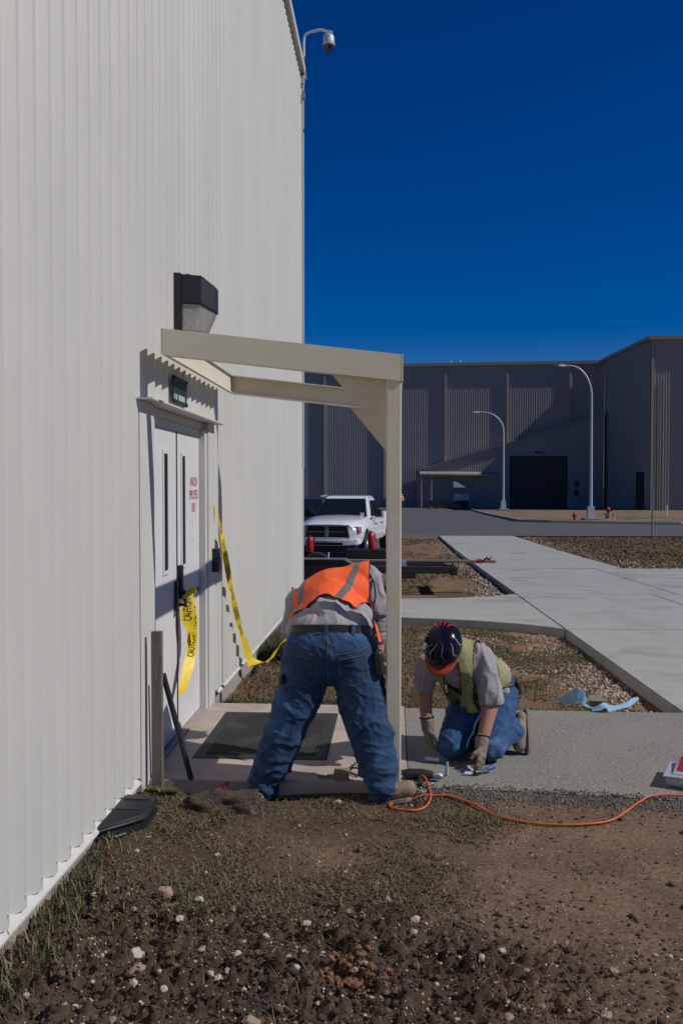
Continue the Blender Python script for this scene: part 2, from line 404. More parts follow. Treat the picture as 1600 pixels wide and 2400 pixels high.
# asphalt
bm = bmesh.new()
ys = steps((45.1, 75, 5), (75, 122.5, 12)); xs = steps((-80, 140, 20))
V = [[bm.verts.new((x, y, gzf(y) - .012)) for x in xs] for y in ys]
for j in range(len(ys) - 1):
    for i in range(len(xs) - 1): bm.faces.new((V[j][i], V[j][i + 1], V[j + 1][i + 1], V[j + 1][i]))
road = tag(link('road', bm_mesh(bm), M['asphalt']), kind='structure')
bm = bmesh.new()
ys = steps((17.2, 30, 4), (30, 45.09, 5))
V = [[bm.verts.new((x, y, gzf(y) - .03)) for x in (-25, -.45)] for y in ys]
for j in range(len(ys) - 1): bm.faces.new((V[j][0], V[j][1], V[j + 1][1], V[j + 1][0]))
tag(link('driveway', bm_mesh(bm), M['asphalt']), kind='structure')
M['islandgrass'] = mat('dry_lawn', (.24, .155, .085), (.18, .13, .068), .7, .95, bump=.6, bscale=14, detail=9, third=(.09, .08, .04), tscale=.35)
isl = [(9.1, 108), (9.2, 92), (9.9, 72), (12.0, 70.3), (14, 69.0), (20, 65.3), (40, 62), (90, 60), (90, 119), (30, 117), (14, 110)]
tag(slab('grass_verge', isl, M['islandgrass'], .2, zoff=.09, bevel=0), kind='structure')
bm = bmesh.new()
add_tube(bm, [(x, y, gzf(y) + .03) for x, y in isl[:7]], .16, 6)
tag(link('verge_kerb', bm_mesh(bm), M['walk']), kind='structure')
# ------------------------------------------------------------------ NEAR BUILDING
WX = -1.42; WTOP = 8.02; WEND = 14.33
bld = empty('metal_building', (-1.42, 14.33, 0), 'tall cream corrugated metal building with white double door, filling the left side', 'building')
PITCH = .1638; Y0 = 5.06
prof = [(0, 0), (.032, 0), (.082, -.036), (.110, -.036), (.1638, 0)]
def siding(y_start, nrib, z0f, z1):
    bm = bmesh.new(); prev = None
    cols = []
    for k in range(nrib):
        for (dy, dx) in prof[:-1]: cols.append((y_start + k * PITCH + dy, dx))
    cols.append((y_start + nrib * PITCH, 0))
    for y, dx in cols:
        a = bm.verts.new((WX + dx, y, z0f(y))); b = bm.verts.new((WX + dx, y, z1))
        if prev: bm.faces.new((prev[0], a, b, prev[1]))
        prev = (a, b)
    # returned lower hem so the sheet has thickness
    return bm
zb = lambda y: .065 - .0045 * (y - 3.2)
k0 = int(math.floor((-3 - Y0) / (PITCH * 6)))
DOOR0, DOOR1 = Y0, Y0 + PITCH * 13.4
def panel(y_start, n, zf):
    bm = siding(y_start, n, zf, WTOP)
    g = bmesh.ops.extrude_edge_only(bm, edges=[e for e in bm.edges if all(abs(v.co.z - zf(v.co.y)) < 1e-4 for v in e.verts)])
    for v in g['geom']:
        if isinstance(v, bmesh.types.BMVert): v.co.x -= .012
    return wlink('wall_panel', bm_mesh(bm), M['siding'], bld)
y = Y0
for k in range(9): panel(Y0 - PITCH * 6 * (k + 1), 6, zb)
panel(Y0, 6, lambda y: 2.20); panel(Y0 + 6 * PITCH, 7, lambda y: 2.20)
ys_ = Y0 + 13 * PITCH
n_left = int((WEND - .02 - ys_) / PITCH); n_done = 0
while n_done < n_left:
    n = min(6, n_left - n_done); panel(ys_ + n_done * PITCH, n, zb); n_done += n
endY = ys_ + n_left * PITCH
box('corner_trim', (-1.56, endY - .002, -.05), (-1.405, endY + .10, WTOP), M['trim'], bld, .006)
# sheet laps: screw heads along the panel feet
bm = bmesh.new()
for k in range(int((endY - 1.0) / PITCH)):
    yy = Y0 - 24 * PITCH + k * PITCH + .016
    if DOOR0 - .05 < yy < DOOR1 or yy > endY: continue
    for zz in (zb(yy) + .05,): add_box(bm, (WX, yy - .006, zz - .006), (WX + .005, yy + .006, zz + .006))
wlink('panel_screws', bm_mesh(bm), M['trim'], bld)['kind'] = 'stuff'
# sloping base flashing and concrete footing
def strip(name, ya, yb, sec, m):
    bm = bmesh.new()
    A = [bm.verts.new((x, ya, z + zb(ya))) for x, z in sec]; B = [bm.verts.new((x, yb, z + zb(yb))) for x, z in sec]
    bm.faces.new(A); bm.faces.new(B[::-1])
    for i in range(len(sec)):
        j = (i + 1) % len(sec); bm.faces.new((A[i], B[i], B[j], A[j]))
    return wlink(name, bm_mesh(bm), m, bld)
for ya, yb in ((-4, DOOR0 - .01), (DOOR1 + .10, endY)):
    strip('base_flashing', ya, yb, [(-1.48, .01), (-1.459, .012), (-1.43, -.012), (-1.412, -.022), (-1.412, -.032), (-1.44, -.022), (-1.48, -.022)], M['trim'])
    strip('footing', ya, yb, [(-1.7, -.035), (-1.442, -.035), (-1.436, -.5), (-1.7, -.5)], M['found'])
# eave gutter with shaded soffit, roof and other walls
box('eave_gutter', (-1.60, -4, 8.03), (-1.375, endY + .12, 8.09), M['trim'], bld, .01)
box('gutter_lip', (-1.375, -4, 8.0), (-1.355, endY + .12, 8.11), M['trim'], bld, .004)
prism('roof', [(-1.5, -4, 8.18), (-1.5, endY + .1, 8.18), (-22, endY + .1, 9.4), (-22, -4, 9.4)], (0, 0, .06), M['trim'], bld)
box('end_wall', (-22, endY - .12, -.4), (-1.57, endY + .06, 8.02), M['siding'], bld)
box('inner_lining', (-1.72, -4, -.4), (-1.62, endY - .13, 8.0), M['facadedark'], bld)

# header flashing, trims, frame
box('header_flashing', (-1.50, 5.045, 2.186), (-1.335, 7.25, 2.196), M['trim'], bld)
box('header_trim', (-1.53, 5.364, 2.13), (-1.462, 6.962, 2.184), M['trim'], bld, .003)
box('door_trim', (-1.50, 5.062, -.03), (-1.412, 5.36, 2.185), M['trim'], bld, .004)
box('door_trim', (-1.50, 6.965, -.03), (-1.412, 7.19, 2.185), M['trim'], bld, .004)
fr = bmesh.new()
add_box(fr, (-1.53, 5.362, -.03), (-1.425, 5.425, 2.128), None, .003); add_box(fr, (-1.53, 6.89, -.03), (-1.425, 6.963, 2.128), None, .003)
add_box(fr, (-1.53, 5.427, 2.075), (-1.464, 6.888, 2.128), None, .003); 
wlink('door_frame', bm_mesh(fr), M['trim'], bld)
box('door_sill', (-1.53, 5.427, -.03), (-1.42, 6.888, .010), M['found'], bld, .003)
def leaf(ya, yb, lite):
    bm = bmesh.new()
    l0, l1, z0, z1 = lite
    # door face as four slabs round the glazed slot
    X0, X1 = -1.515, -1.472
    add_box(bm, (X0, ya, .016), (X1, l0, 2.071)); add_box(bm, (X0, l1, .016), (X1, yb, 2.071))
    add_box(bm, (X0, l0 + 1e-4, .016), (X1, l1 - 1e-4, z0)); add_box(bm, (X0, l0 + 1e-4, z1), (X1, l1 - 1e-4, 2.071))
    lf = wlink('door', bm_mesh(bm), M['doorpaint'], bld)
    def sub(name, me, m):
        me.transform(Matrix.Translation(-Vector(bld.location))); return link(name, me, m, lf)
    bm = bmesh.new(); w = .022
    for a, b in (((l0 - w, z0 - w), (l0 + .004, z1 + w)), ((l1 - .004, z0 - w), (l1 + w, z1 + w)), ((l0 + .005, z0 - w), (l1 - .005, z0 + .004)), ((l0 + .005, z1 - .004), (l1 - .005, z1 + w))):
        add_box(bm, (X1 - .03, a[0], a[1]), (X1 + .009, b[0], b[1]), None, .002)
    sub('window_frame', bm_mesh(bm), M['doorpaint'])
    bm = bmesh.new(); add_box(bm, (X1 - .012, l0 + .004, z0 + .004), (X1 + .003, l1 - .004, z1 - .004))
    sub('window', bm_mesh(bm), M['slit'])
    return lf, sub
leafA, subA = leaf(5.43, 6.156, (5.80, 5.905, 1.15, 1.915))
leafB, subB = leaf(6.164, 6.886, (6.305, 6.405, 1.15, 1.915))
# lettering on the far leaf
for s, z, w in (('AMAZON', 1.735, .235), ('EMPLOYEES', 1.64, .285), ('ONLY', 1.545, .135)):
    t = text_mesh(s, .1); xs = [v.co.x for v in t.vertices]; ysx = [v.co.y for v in t.vertices]
    sx = w / (max(xs) - min(xs)); sy = .068 / (max(ysx) - min(ysx)); cx = (max(xs) + min(xs)) / 2; cy = (max(ysx) + min(ysx)) / 2
    t.transform(Matrix(((0, 0, 1, -1.4705), (1, 0, 0, 6.70), (0, 1, 0, z), (0, 0, 0, 1))) @ Matrix.Diagonal((sx, sy, 1, 1)) @ Matrix.Translation((-cx, -cy, 0)))
    subB('lettering', t, M['redink'])
M['tapemark'] = mat('tape_residue', (.72, .50, .30), (.66, .47, .30), 20, .7)
for z in (1.43, 1.30):
    bm = bmesh.new(); add_box(bm, (-1.4725, 6.62, z), (-1.4712, 6.69, z + .022)); subB('tape_scrap', bm_mesh(bm), M['tapemark'])
# lock hardware
bm = bmesh.new(); add_box(bm, (-1.474, 6.175, .93), (-1.44, 6.235, 1.16), None, .006); subB('lock_plate', bm_mesh(bm), M['black'])
bm = bmesh.new(); add_box(bm, (-1.44, 6.20, .955), (-1.385, 6.235, .985), None, .004); add_box(bm, (-1.405, 6.20, .955), (-1.375, 6.45, .99), None, .008); subB('handle', bm_mesh(bm), M['darkmetal'])
bm = bmesh.new(); add_box(bm, (-1.474, 6.085, .86), (-1.45, 6.145, 1.06), None, .006); subA('lock_plate', bm_mesh(bm), M['black'])
bm = bmesh.new(); add_tube(bm, [(-1.44, 6.12, .90), (-1.40, 6.10, .90), (-1.39, 6.06, .90), (-1.39, 6.055, .95)], .011, 8); subA('handle', bm_mesh(bm), M['darkmetal'])
bm = bmesh.new(); add_box(bm, (-1.478, 6.154, .012), (-1.466, 6.168, 2.07)); subB('astragal', bm_mesh(bm), M['rubber'])

# small green plaque over the door
pl = empty('door_plaque', (-1.405, 5.99, 2.32), 'small dark green plaque screwed to the siding above the double door', 'sign')
box('plate', (-1.412, 5.81, 2.235), (-1.404, 6.20, 2.415), mat('green_enamel', (.006, .034, .030), (.005, .026, .024), 8, .6), pl, .002)
for ya, yb in ((5.835, 5.86), (5.885, 5.912), (5.955, 5.99), (6.005, 6.045), (6.055, 6.10), (6.12, 6.135)):
    box('white_mark', (-1.4035, ya, 2.262), (-1.4025, yb, 2.298), M['whitepaint'], pl)
for yy, zz in ((5.825, 2.40), (6.185, 2.40), (5.825, 2.25), (6.185, 2.25)):
    box('screw', (-1.404, yy - .01, zz - .01), (-1.395, yy + .01, zz + .01), M['ink'], pl, .003)

# card reader
cr = empty('card_reader', (-1.40, 7.14, 1.1), 'black upright card reader box on the door trim', 'card reader')
box('case', (-1.412, 7.075, 1.03), (-1.362, 7.165, 1.215), M['black'], cr, .008)
box('face_plate', (-1.362, 7.088, 1.05), (-1.358, 7.152, 1.195), M['darkmetal'], cr)

# ------------------------------------------------------------------ WALL LAMP
wl_ = empty('wall_light', (-1.40, 6.05, 2.9), 'dark bronze wall pack light with ribbed glass lens above the door', 'wall light')
hull('back_box', [(-1.455, yy, zz) for yy in (5.895, 6.205) for zz in (2.70, 3.085)] + [(-1.372, yy, zz) for yy in (5.895, 6.205) for zz in (2.71, 3.08)], M['darkmetal'], wl_, .004)
hull('hood', [(-1.371, yy, zz) for yy in (5.91, 6.19) for zz in (2.89, 3.075)] + [(-1.245, yy, zz) for yy in (5.92, 6.18) for zz in (2.885, 3.065)] + [(-1.17, yy, zz) for yy in (5.985, 6.115) for zz in (2.845, 3.01)], M['darkmetal'], wl_, .003)
M['lens'] = mat('ribbed_lens', (.44, .42, .38), (.33, .32, .295), 3, .22, bump=.3, bscale=60, stretch=(1, 6, 1), spec=.6)
hull('lens', [(-1.371, yy, zz) for yy in (5.92, 6.18) for zz in (2.715, 2.888)] + [(-1.25, yy, 2.882) for yy in (5.93, 6.17)] + [(-1.178, yy, 2.842) for yy in (5.99, 6.11)] + [(-1.235, yy, 2.715) for yy in (5.99, 6.11)] + [(-1.30, yy, 2.715) for yy in (5.94, 6.16)], M['lens'], wl_, .003)
tube('top_lug', [(-1.36, 6.05, 3.07), (-1.36, 6.05, 3.105)], [.025, .014], M['darkmetal'], wl_)

# ------------------------------------------------------------------ CANOPY FRAME
cn = empty('canopy_frame', (0, 5.185, 0), 'cream painted steel door canopy frame standing on posts, without a roof sheet', 'canopy frame')
ZT = lambda x: 2.592 - .117 * (x + 1.30)
H_ = .148
def chan_x(ywab, yflange, name):
    """channel along x, web at ywab, flanges towards yflange"""
    bm = bmesh.new(); s = 1 if yflange > ywab else -1
    def seg(z0, z1, ya, yb, xa=-1.303, xb=.044):
        lo, hi = min(ya, yb), max(ya, yb)
        vs = [bm.verts.new((x, yy, ZT(x) + z)) for x in (xa, xb) for yy in (lo, hi) for z in (z0, z1)]
        for q in ((0, 1, 3, 2), (4, 6, 7, 5), (0, 4, 5, 1), (2, 3, 7, 6), (0, 2, 6, 4), (1, 5, 7, 3)): bm.faces.new([vs[i] for i in q])
    seg(-H_, 0, ywab, ywab + s * .008)
    seg(-.008, -.0001, ywab + s * .0081, yflange); seg(-H_ + .0001, -H_ + .008, ywab + s * .0081, yflange)
    return wlink(name, bm_mesh(bm), M['canopy'], cn)
chan_x(5.14, 5.215, 'side_beam'); chan_x(7.375, 7.30, 'side_beam')
bm = bmesh.new()
zt, zbm = ZT(-1.32) - .002, ZT(-1.32) - H_ + .002
add_box(bm, (-1.312, 5.141, zbm), (-1.304, 7.374, zt)); add_box(bm, (-1.3035, 5.149, zbm), (-1.285, 7.366, zbm + .007)); add_box(bm, (-1.3035, 5.149, zt - .007), (-1.285, 7.366, zt))
wlink('wall_beam', bm_mesh(bm), M['canopy'], cn)
bm = bmesh.new(); zt, zbm = ZT(.04) + .001, ZT(.04) - H_ - .001
add_box(bm, (.0445, 5.139, zbm), (.0525, 7.376, zt)); add_box(bm, (-.010, 5.2165, zbm + .003), (.044, 7.298, zbm + .010)); add_box(bm, (-.010, 5.2165, zt - .012), (.044, 7.298, zt - .005))
wlink('front_beam', bm_mesh(bm), M['canopy'], cn)
for yy in (5.1485, 7.291):
    bm = bmesh.new(); add_box(bm, (-.041, yy, -.05), (.0435, yy + .076, ZT(0) - .10), None, .008); wlink('post', bm_mesh(bm), M['canopy'], cn)
    gy = yy + .034
    prism('gusset_plate', [(-.352, gy, ZT(-.352) - H_ + .004), (-.0415, gy, ZT(0) - H_ + .004), (-.0415, gy, ZT(0) - H_ - .335)], (0, .01, 0), M['gusset'], cn)

# ------------------------------------------------------------------ SECURITY CAMERA on the building corner
sc = empty('security_camera', (-1.40, 14.2, 8.0), 'white dome camera hanging from a bent pipe arm on the roof corner', 'security camera')
tube('bracket_arm', [(-1.385, 14.18, 7.95), (-1.385, 14.18, 8.50), (-1.375, 14.18, 8.57), (-1.35, 14.18, 8.615), (-1.28, 14.18, 8.645), (-1.13, 14.18, 8.675), (-1.02, 14.18, 8.645), (-.945, 14.18, 8.63)], .022, M['galv'], sc)
for nm, pf, m in (('dome_housing', [(.012, .10), (.03, .10), (.06, .095), (.085, .07), (.088, 0), (.095, -.06), (.09, -.07)], 'galv'), ('dome', [(.086, -.071), (.08, -.10), (.06, -.14), (.03, -.165), (.005, -.172)], 'glassdark')):
    bm = bmesh.new(); add_lathe(bm, pf, 20, Matrix.Translation((-1.0, 14.18, 8.50))); wlink(nm, bm_mesh(bm), M[m], sc, smooth=True, auto=40)
tube('hanger', [(-.995, 14.18, 8.64), (-.998, 14.18, 8.595)], .014, M['galv'], sc)
box('mounting_plate', (-1.425, 14.13, 7.86), (-1.375, 14.23, 7.97), M['galv'], sc, .004)
box('junction_box', (-1.41, 14.14, 7.63), (-1.365, 14.22, 7.75), M['steel'], sc, .004)
tube('conduit', [(-1.392, 14.18, 7.86), (-1.392, 14.18, 7.0), (-1.392, 14.18, 2.0)], .012, M['galv'], sc)
tube('cable', [(-1.385, 14.16, 7.66), (-1.355, 14.14, 7.5), (-1.355, 14.14, 7.3), (-1.385, 14.16, 7.12)], .006, M['black'], sc, n=6)

# ------------------------------------------------------------------ CAUTION TAPES
def ribbon(path, wdirs, width, n=10):
    """smooth ribbon sampler: returns mesh and f(u,v)->point, normal"""
    P = [Vector(p) for p in path]; D = [Vector(d).normalized() for d in wdirs]; Wd = width if isinstance(width, list) else [width] * len(P)
    def cr(a, b, c, d, t): return .5 * ((2 * b) + (c - a) * t + (2 * a - 5 * b + 4 * c - d) * t * t + (3 * b - a - 3 * c + d) * t ** 3)
    pts = []; N = len(P)
    for i in range(N - 1):
        q = [P[max(i - 1, 0)], P[i], P[i + 1], P[min(i + 2, N - 1)]]
        for k in range(n):
            t = k / n; pts.append((cr(*q, t), D[i].lerp(D[i + 1], t).normalized(), Wd[i] * (1 - t) + Wd[i + 1] * t))
    pts.append((P[-1], D[-1], Wd[-1]))
    L = [0]
    for a, b in zip(pts, pts[1:]): L.append(L[-1] + (b[0] - a[0]).length)
    def ev(u, v):
        u = max(0, min(u, L[-1] - 1e-6)); i = max(0, min(len(L) - 2, int(np.searchsorted(L, u, side='right')) - 1)); t = (u - L[i]) / max(1e-9, L[i + 1] - L[i])
        p = pts[i][0].lerp(pts[i + 1][0], t); d = pts[i][1].lerp(pts[i + 1][1], t); w = pts[i][2] * (1 - t) + pts[i + 1][2] * t
        nrm = (pts[i + 1][0] - pts[i][0]).cross(d).normalized()
        return p + d * (v * w), nrm
    bm = bmesh.new(); prev = None; NV = 4
    for p, d, w in pts:
        row = [bm.verts.new(p + d * (w * (k / NV - .5)) + Vector((mnoise.noise(p * 40 + Vector((k, 0, 0))) * .003,) * 3)) for k in range(NV + 1)]
        if prev:
            for k in range(NV): bm.faces.new((prev[k], prev[k + 1], row[k + 1], row[k]))
        prev = row
    return bm_mesh(bm), ev, L[-1]
def tape_text(ev, u0, length, parent, flip=1, vs=.62, word='CAUTION'):
    t = text_mesh(word, 1.0); xs = [v.co.x for v in t.vertices]; yy = [v.co.y for v in t.vertices]
    x0, x1, y0, y1 = min(xs), max(xs), min(yy), max(yy)
    vv = []
    for v in t.vertices:
        a = (v.co.x - x0) / (x1 - x0); b = ((v.co.y - y0) / (y1 - y0) - .5) * vs
        if flip < 0: a, b = 1 - a, -b
        p, nr = ev(u0 + a * length, b)
        if nr.x * 1.0 - nr.y * .6 < 0: nr = -nr
        vv.append(p + nr * .004)
    me_ = pyd([tuple(v) for v in vv], [tuple(p.vertices) for p in t.polygons]); bpy.data.meshes.remove(t)
    return wlink('lettering', me_, M['ink'], parent)

tp = empty('caution_tape', (-1.39, 6.2, .96), 'yellow caution tape knotted round the door handle, its end hanging down', 'caution tape')
D1 = [(.9, .3, .1), (.9, .5, .1), (.85, .6, 0), (.6, .9, .1), (.85, .6, 0), (.9, .45, -.15), (.9, .4, -.2), (.9, .4, -.1), (.9, .3, -.1)]
me_, ev, L_ = ribbon([(-1.392, 6.20, .985), (-1.395, 6.15, .90), (-1.392, 6.14, .80), (-1.375, 6.17, .715), (-1.375, 6.20, .65), (-1.378, 6.17, .56), (-1.385, 6.10, .47), (-1.395, 6.02, .38), (-1.40, 5.98, .325)], D1, [.04, .095, .098, .075, .075, .078, .075, .062, .04])
wlink('tape', me_, M['yellow'], tp, smooth=True)
tape_text(ev, .06, .15, tp, -1, .6); tape_text(ev, .335, .15, tp, -1, .6)
me_, ev2, L2 = ribbon([(-1.38, 6.20, .945), (-1.372, 6.19, .87), (-1.368, 6.205, .78), (-1.366, 6.215, .70), (-1.37, 6.21, .62)], [(.3, 1, 0)] * 5, [.05, .11, .12, .10, .06])
wlink('tape_fold', me_, M['yellow'], tp, smooth=True); tape_text(ev2, .06, .17, tp, 1, .6)
tube('knot', [(-1.39, 6.19, 1.01), (-1.37, 6.21, .995), (-1.372, 6.235, .985), (-1.385, 6.25, 1.0)], [.012, .024, .024, .01], M['yellow'], tp, n=7)

tp2 = empty('caution_tape', (-1.38, 7.1, 1.5), 'long yellow caution tape sagging from the door trim to the foot of the wall', 'caution tape')
path = [(-1.395, 7.16, 1.56), (-1.385, 7.19, 1.47), (-1.375, 7.30, 1.30), (-1.372, 7.52, 1.02), (-1.37, 7.72, .80), (-1.368, 7.92, .60), (-1.366, 8.12, .42), (-1.35, 8.38, .20), (-1.33, 8.52, .045), (-1.25, 8.66, .01), (-1.17, 8.9, .05), (-1.13, 9.3, .11), (-1.09, 9.75, .10), (-1.0, 10.1, .02)]
wd = [(0, 1, .3), (0, 1, .5), (.2, 1, .7), (.6, .6, .5), (.2, 1, .7), (.7, .6, .3), (.2, 1, .7), (.3, 1, .5), (.2, 1, .4), (1, .3, .2), (.2, .3, 1), (.6, 0, 1), (.1, .2, 1), (1, 0, 0)]
me_, ev3, L3 = ribbon(path, wd, [.02, .05, .075, .06, .075, .055, .075, .11, .15, .12, .06, .06, .07, .05], 8)
wlink('tape', me_, M['yellow'], tp2, smooth=True)
for u0 in (.1, .34, .62, .88, 1.16, 1.42): tape_text(ev3, u0, .17, tp2, 1, .6)

# ------------------------------------------------------------------ STAKE, ROD, BOXES by the door
bm = bmesh.new(); add_box(bm, (-1.375, 5.125, -.35), (-1.315, 5.165, .875), None, .004)
for v in bm.verts: v.co += Vector((mnoise.noise(v.co * 9), mnoise.noise(v.co * 7 + Vector((3, 0, 0))), 0)) * .004
tag(link('wooden_stake', bm_mesh(bm), M['wood']), 'weathered grey wooden stake standing upright against the near door trim', 'stake')
rd = Vector((-1.325, 5.20, .62)); re_ = Vector((-1.168, 5.215, .006))
bm = bmesh.new(); add_tube(bm, [rd, re_], .017, 10)
tag(link('black_pipe', bm_mesh(bm), M['black'], smooth=True, auto=40), 'short black pipe leaning from the stoop against the wooden stake', 'pipe')
vb = empty('valve_box', (-1.36, 4.72, -.12), 'black plastic lidded valve box lying on the dirt against the wall', 'box', rz=R(-4))
VP = [(-1.43, 4.28), (-1.232, 4.50), (-1.237, 4.76), (-1.43, 4.80)]
def vin(k): return [(-1.35 + (x + 1.35) * k, 4.62 + (y - 4.62) * k) for x, y in VP]
hull('body', [(x, y, -.16) for x, y in vin(1.0)] + [(x, y, .022) for x, y in vin(.97)], M['black'], vb, .016, smooth=True, auto=50)
hull('lid', [(x, y, .023) for x, y in vin(1.0)] + [(x, y, .044) for x, y in vin(1.0)] + [(x, y, .064) for x, y in vin(.84)], M['black'], vb, .009, smooth=True, auto=50)
box('lid_rib', (-1.40, 4.53, .056), (-1.27, 4.55, .070), M['black'], vb, .004); box('lid_rib', (-1.40, 4.68, .056), (-1.27, 4.70, .070), M['black'], vb, .004)
bm = bmesh.new(); add_tube(bm, [(-1.37, 4.345, -.012), (-1.35, 4.345, -.005), (-1.31, 4.39, -.005), (-1.30, 4.42, -.012)], .008, 6)
wlink('lid_handle', bm_mesh(bm), M['black'], vb)
bm = bmesh.new(); add_tube(bm, [(-1.40, 12.40, -.2), (-1.372, 12.40, .33)], .011, 7)
tag(link('steel_rod', bm_mesh(bm), M['darkmetal'], smooth=True), 'thin steel rod standing at the foot of the wall beyond the bending worker', 'rod')

# rubber mat with raised rim and ribs
mt = empty('door_mat', (-.83, 6.2, 0), 'large black rubber door mat lying on the concrete stoop before the door', 'door mat')
x0, x1, y0, y1 = -1.257, -.41, 5.63, 6.81
hull('rim', [(x, yy, .001) for x in (x0, x1) for yy in (y0, y1)] + [(x, yy, .007) for x in (x0 + .02, x1 - .02) for yy in (y0 + .02, y1 - .02)], M['rubber'], mt)
M['matpile'] = mat('mat_pile', (.03, .029, .028), (.05, .047, .043), 30, .95, third=(.13, .115, .095), tscale=2.2, tfac=(.50, .74))
bm = bmesh.new(); k = 0
yy = y0 + .075
while yy < y1 - .08:
    xx = x0 + .075 + (.012 if k % 2 else 0)
    while xx < x1 - .085:
        add_box(bm, (xx, yy, .006), (xx + .017, yy + .017, .0125)); xx += .025
    yy += .024; k += 1
o = wlink('pile', bm_mesh(bm), M['matpile'], mt); o['kind'] = 'stuff'

# block, cable, shims on the stoop
box_ = lambda n, lo, hi, m, lab, cat, rz=0, bev=.003: tag(link(n, (lambda b: (add_box(b, lo, hi, None, bev), bm_mesh(b))[1])(bmesh.new()), m), lab, cat)
box_('wood_block', (-.345, 5.255, .001), (-.255, 5.36, .042), M['woodx'], 'short offcut of lumber lying on the stoop between the spread boots', 'wood block')
box_('wood_shim', (-.44, 5.29, .001), (-.352, 5.31, .012), M['woodx'], 'thin pale wooden shim beside the lumber offcut on the stoop', 'shim')
bm = bmesh.new(); add_tube(bm, [(-.27, 5.44, .012), (-.22, 5.40, .03), (-.17, 5.36, .02), (-.21, 5.31, .01), (-.26, 5.36, .012), (-.24, 5.50, .014), (-.19, 5.55, .05), (-.12, 5.50, .03), (.05, 5.42, .01), (.2, 5.40, .008), (.30, 5.34, .008)], .006, 6)
tag(link('black_cable', bm_mesh(bm), M['black'], smooth=True), 'looped thin black cable lying behind the right boot on the stoop', 'cable')
# ------------------------------------------------------------------ FAR HANGAR
fa = math.tan(R(4)); FY = lambda x: 123.6 - fa * (x - 2.7)
hg = empty('far_hangar', (27, 122, -1.09), 'huge grey ribbed metal hangar across the road behind the lamp posts', 'hangar')
GB, HT = -1.25, 17.70
def ribbed(xa, xb, z0, z1, pitch=.30, yf=FY, d=.030, ztop=None):
    bm = bmesh.new(); prev = None; x = xa; cols = []
    while x < xb - 1e-6:
        for dx, dy in ((0, 0), (.06, 0), (.09, -d), (.14, -d), (.23, 0)):
            if x + dx <= xb: cols.append((x + dx, dy))
        x += pitch
    cols.append((xb, 0))
    for x, dy in cols:
        zt = z1(x) if callable(z1) else z1
        a = bm.verts.new((x, yf(x) + dy, z0)); b = bm.verts.new((x, yf(x) + dy, zt))
        if prev: bm.faces.new((prev[0], a, b, prev[1]))
        prev = (a, b)
    return bm_mesh(bm)
fx = [-49.8 + 8.1 * k for k in range(11)]  # bay lines
fx = [x for x in fx if x < 27.3]
edges_ = [-58] + fx + [27.4]
for a, b in zip(edges_, edges_[1:]):
    wlink('wall_panel', ribbed(a, b - .02, GB, HT), M['facade'], hg)
for x in fx:
    box('vertical_fin', (x - .16, FY(x) - .22, GB), (x + .16, FY(x) + .05, HT - .02), M['facadetrim'], hg)
prism('eave_trim', [(-58, FY(-58) - .34, HT), (27.5, FY(27.5) - .34, HT), (27.5, FY(27.5) + .4, HT), (-58, FY(-58) + .4, HT)], (0, 0, .42), M['facadetrim'], hg)
# roof mass behind
prism('roof', [(-58, FY(-58) + .42, HT - .1), (27.5, FY(27.5) + .42, HT - .1), (27.5, 190, HT + 1), (-58, 190, HT + 1)], (0, 0, .2), M['facade'], hg)
for px in (7.7, 8.85):
    tube('roof_vent', [(px, FY(px) + 1.2, HT), (px, FY(px) + 1.2, HT + .95)], .09, M['galv'], hg, n=6)
# right wing: side wall towards the camera, then a front
def side(xa, xb): return
wa, wb_ = Vector((27.42, 121.95, 0)), Vector((28.6, 104.5, 0))
dv = (wb_ - wa).normalized(); nv = Vector((dv.y, -dv.x, 0)); nv = nv if nv.x < 0 else -nv
bm = bmesh.new(); prev = None; t = 0; LL = (wb_ - wa).length
while t <= LL:
    for dt, dd in ((0, 0), (.10, 0), (.13, .045), (.20, .045), (.23, 0)):
        q = wa + dv * min(LL, t + dt) + nv * dd
        a = bm.verts.new((q.x, q.y, GB)); b = bm.verts.new((q.x, q.y, HT + .3))
        if prev: bm.faces.new((prev[0], a, b, prev[1]))
        prev = (a, b)
    t += .30
wlink('wing_wall', bm_mesh(bm), M['facade'], hg)
FY2 = lambda x: 104.5 - fa * (x - 28.6)
wlink('wing_front', ribbed(28.62, 60, GB, HT + .3, yf=FY2), M['facade'], hg)
prism('wing_roof', [(27.1, 122.5, HT + .31), (28.25, 104.1, HT + .31), (60, FY2(60) - .34, HT + .31), (60, 122.5, HT + .31)], (0, 0, .40), M['facadetrim'], hg)
for x in (28.75, 32.75, 37): box('vertical_fin', (x - .14, FY2(x) - .20, GB), (x + .14, FY2(x) + .05, HT + .28), M['facadetrim'], hg)
for x in (29.35, 29.9): tube('downpipe', [(x, FY2(x) - .16, GB), (x, FY2(x) - .16, 13.5)], .06, M['facadetrim'], hg, n=6)
dx0 = wa + dv * 12.6
prism('side_door', [(wa + dv * 13.2 + nv * .05 + Vector((0, 0, GB))), (wa + dv * 15.6 + nv * .05 + Vector((0, 0, GB))), (wa + dv * 15.6 + nv * .05 + Vector((0, 0, 3.35))), (wa + dv * 13.2 + nv * .05 + Vector((0, 0, 3.35)))], nv * .12, M['facadedark'], hg)

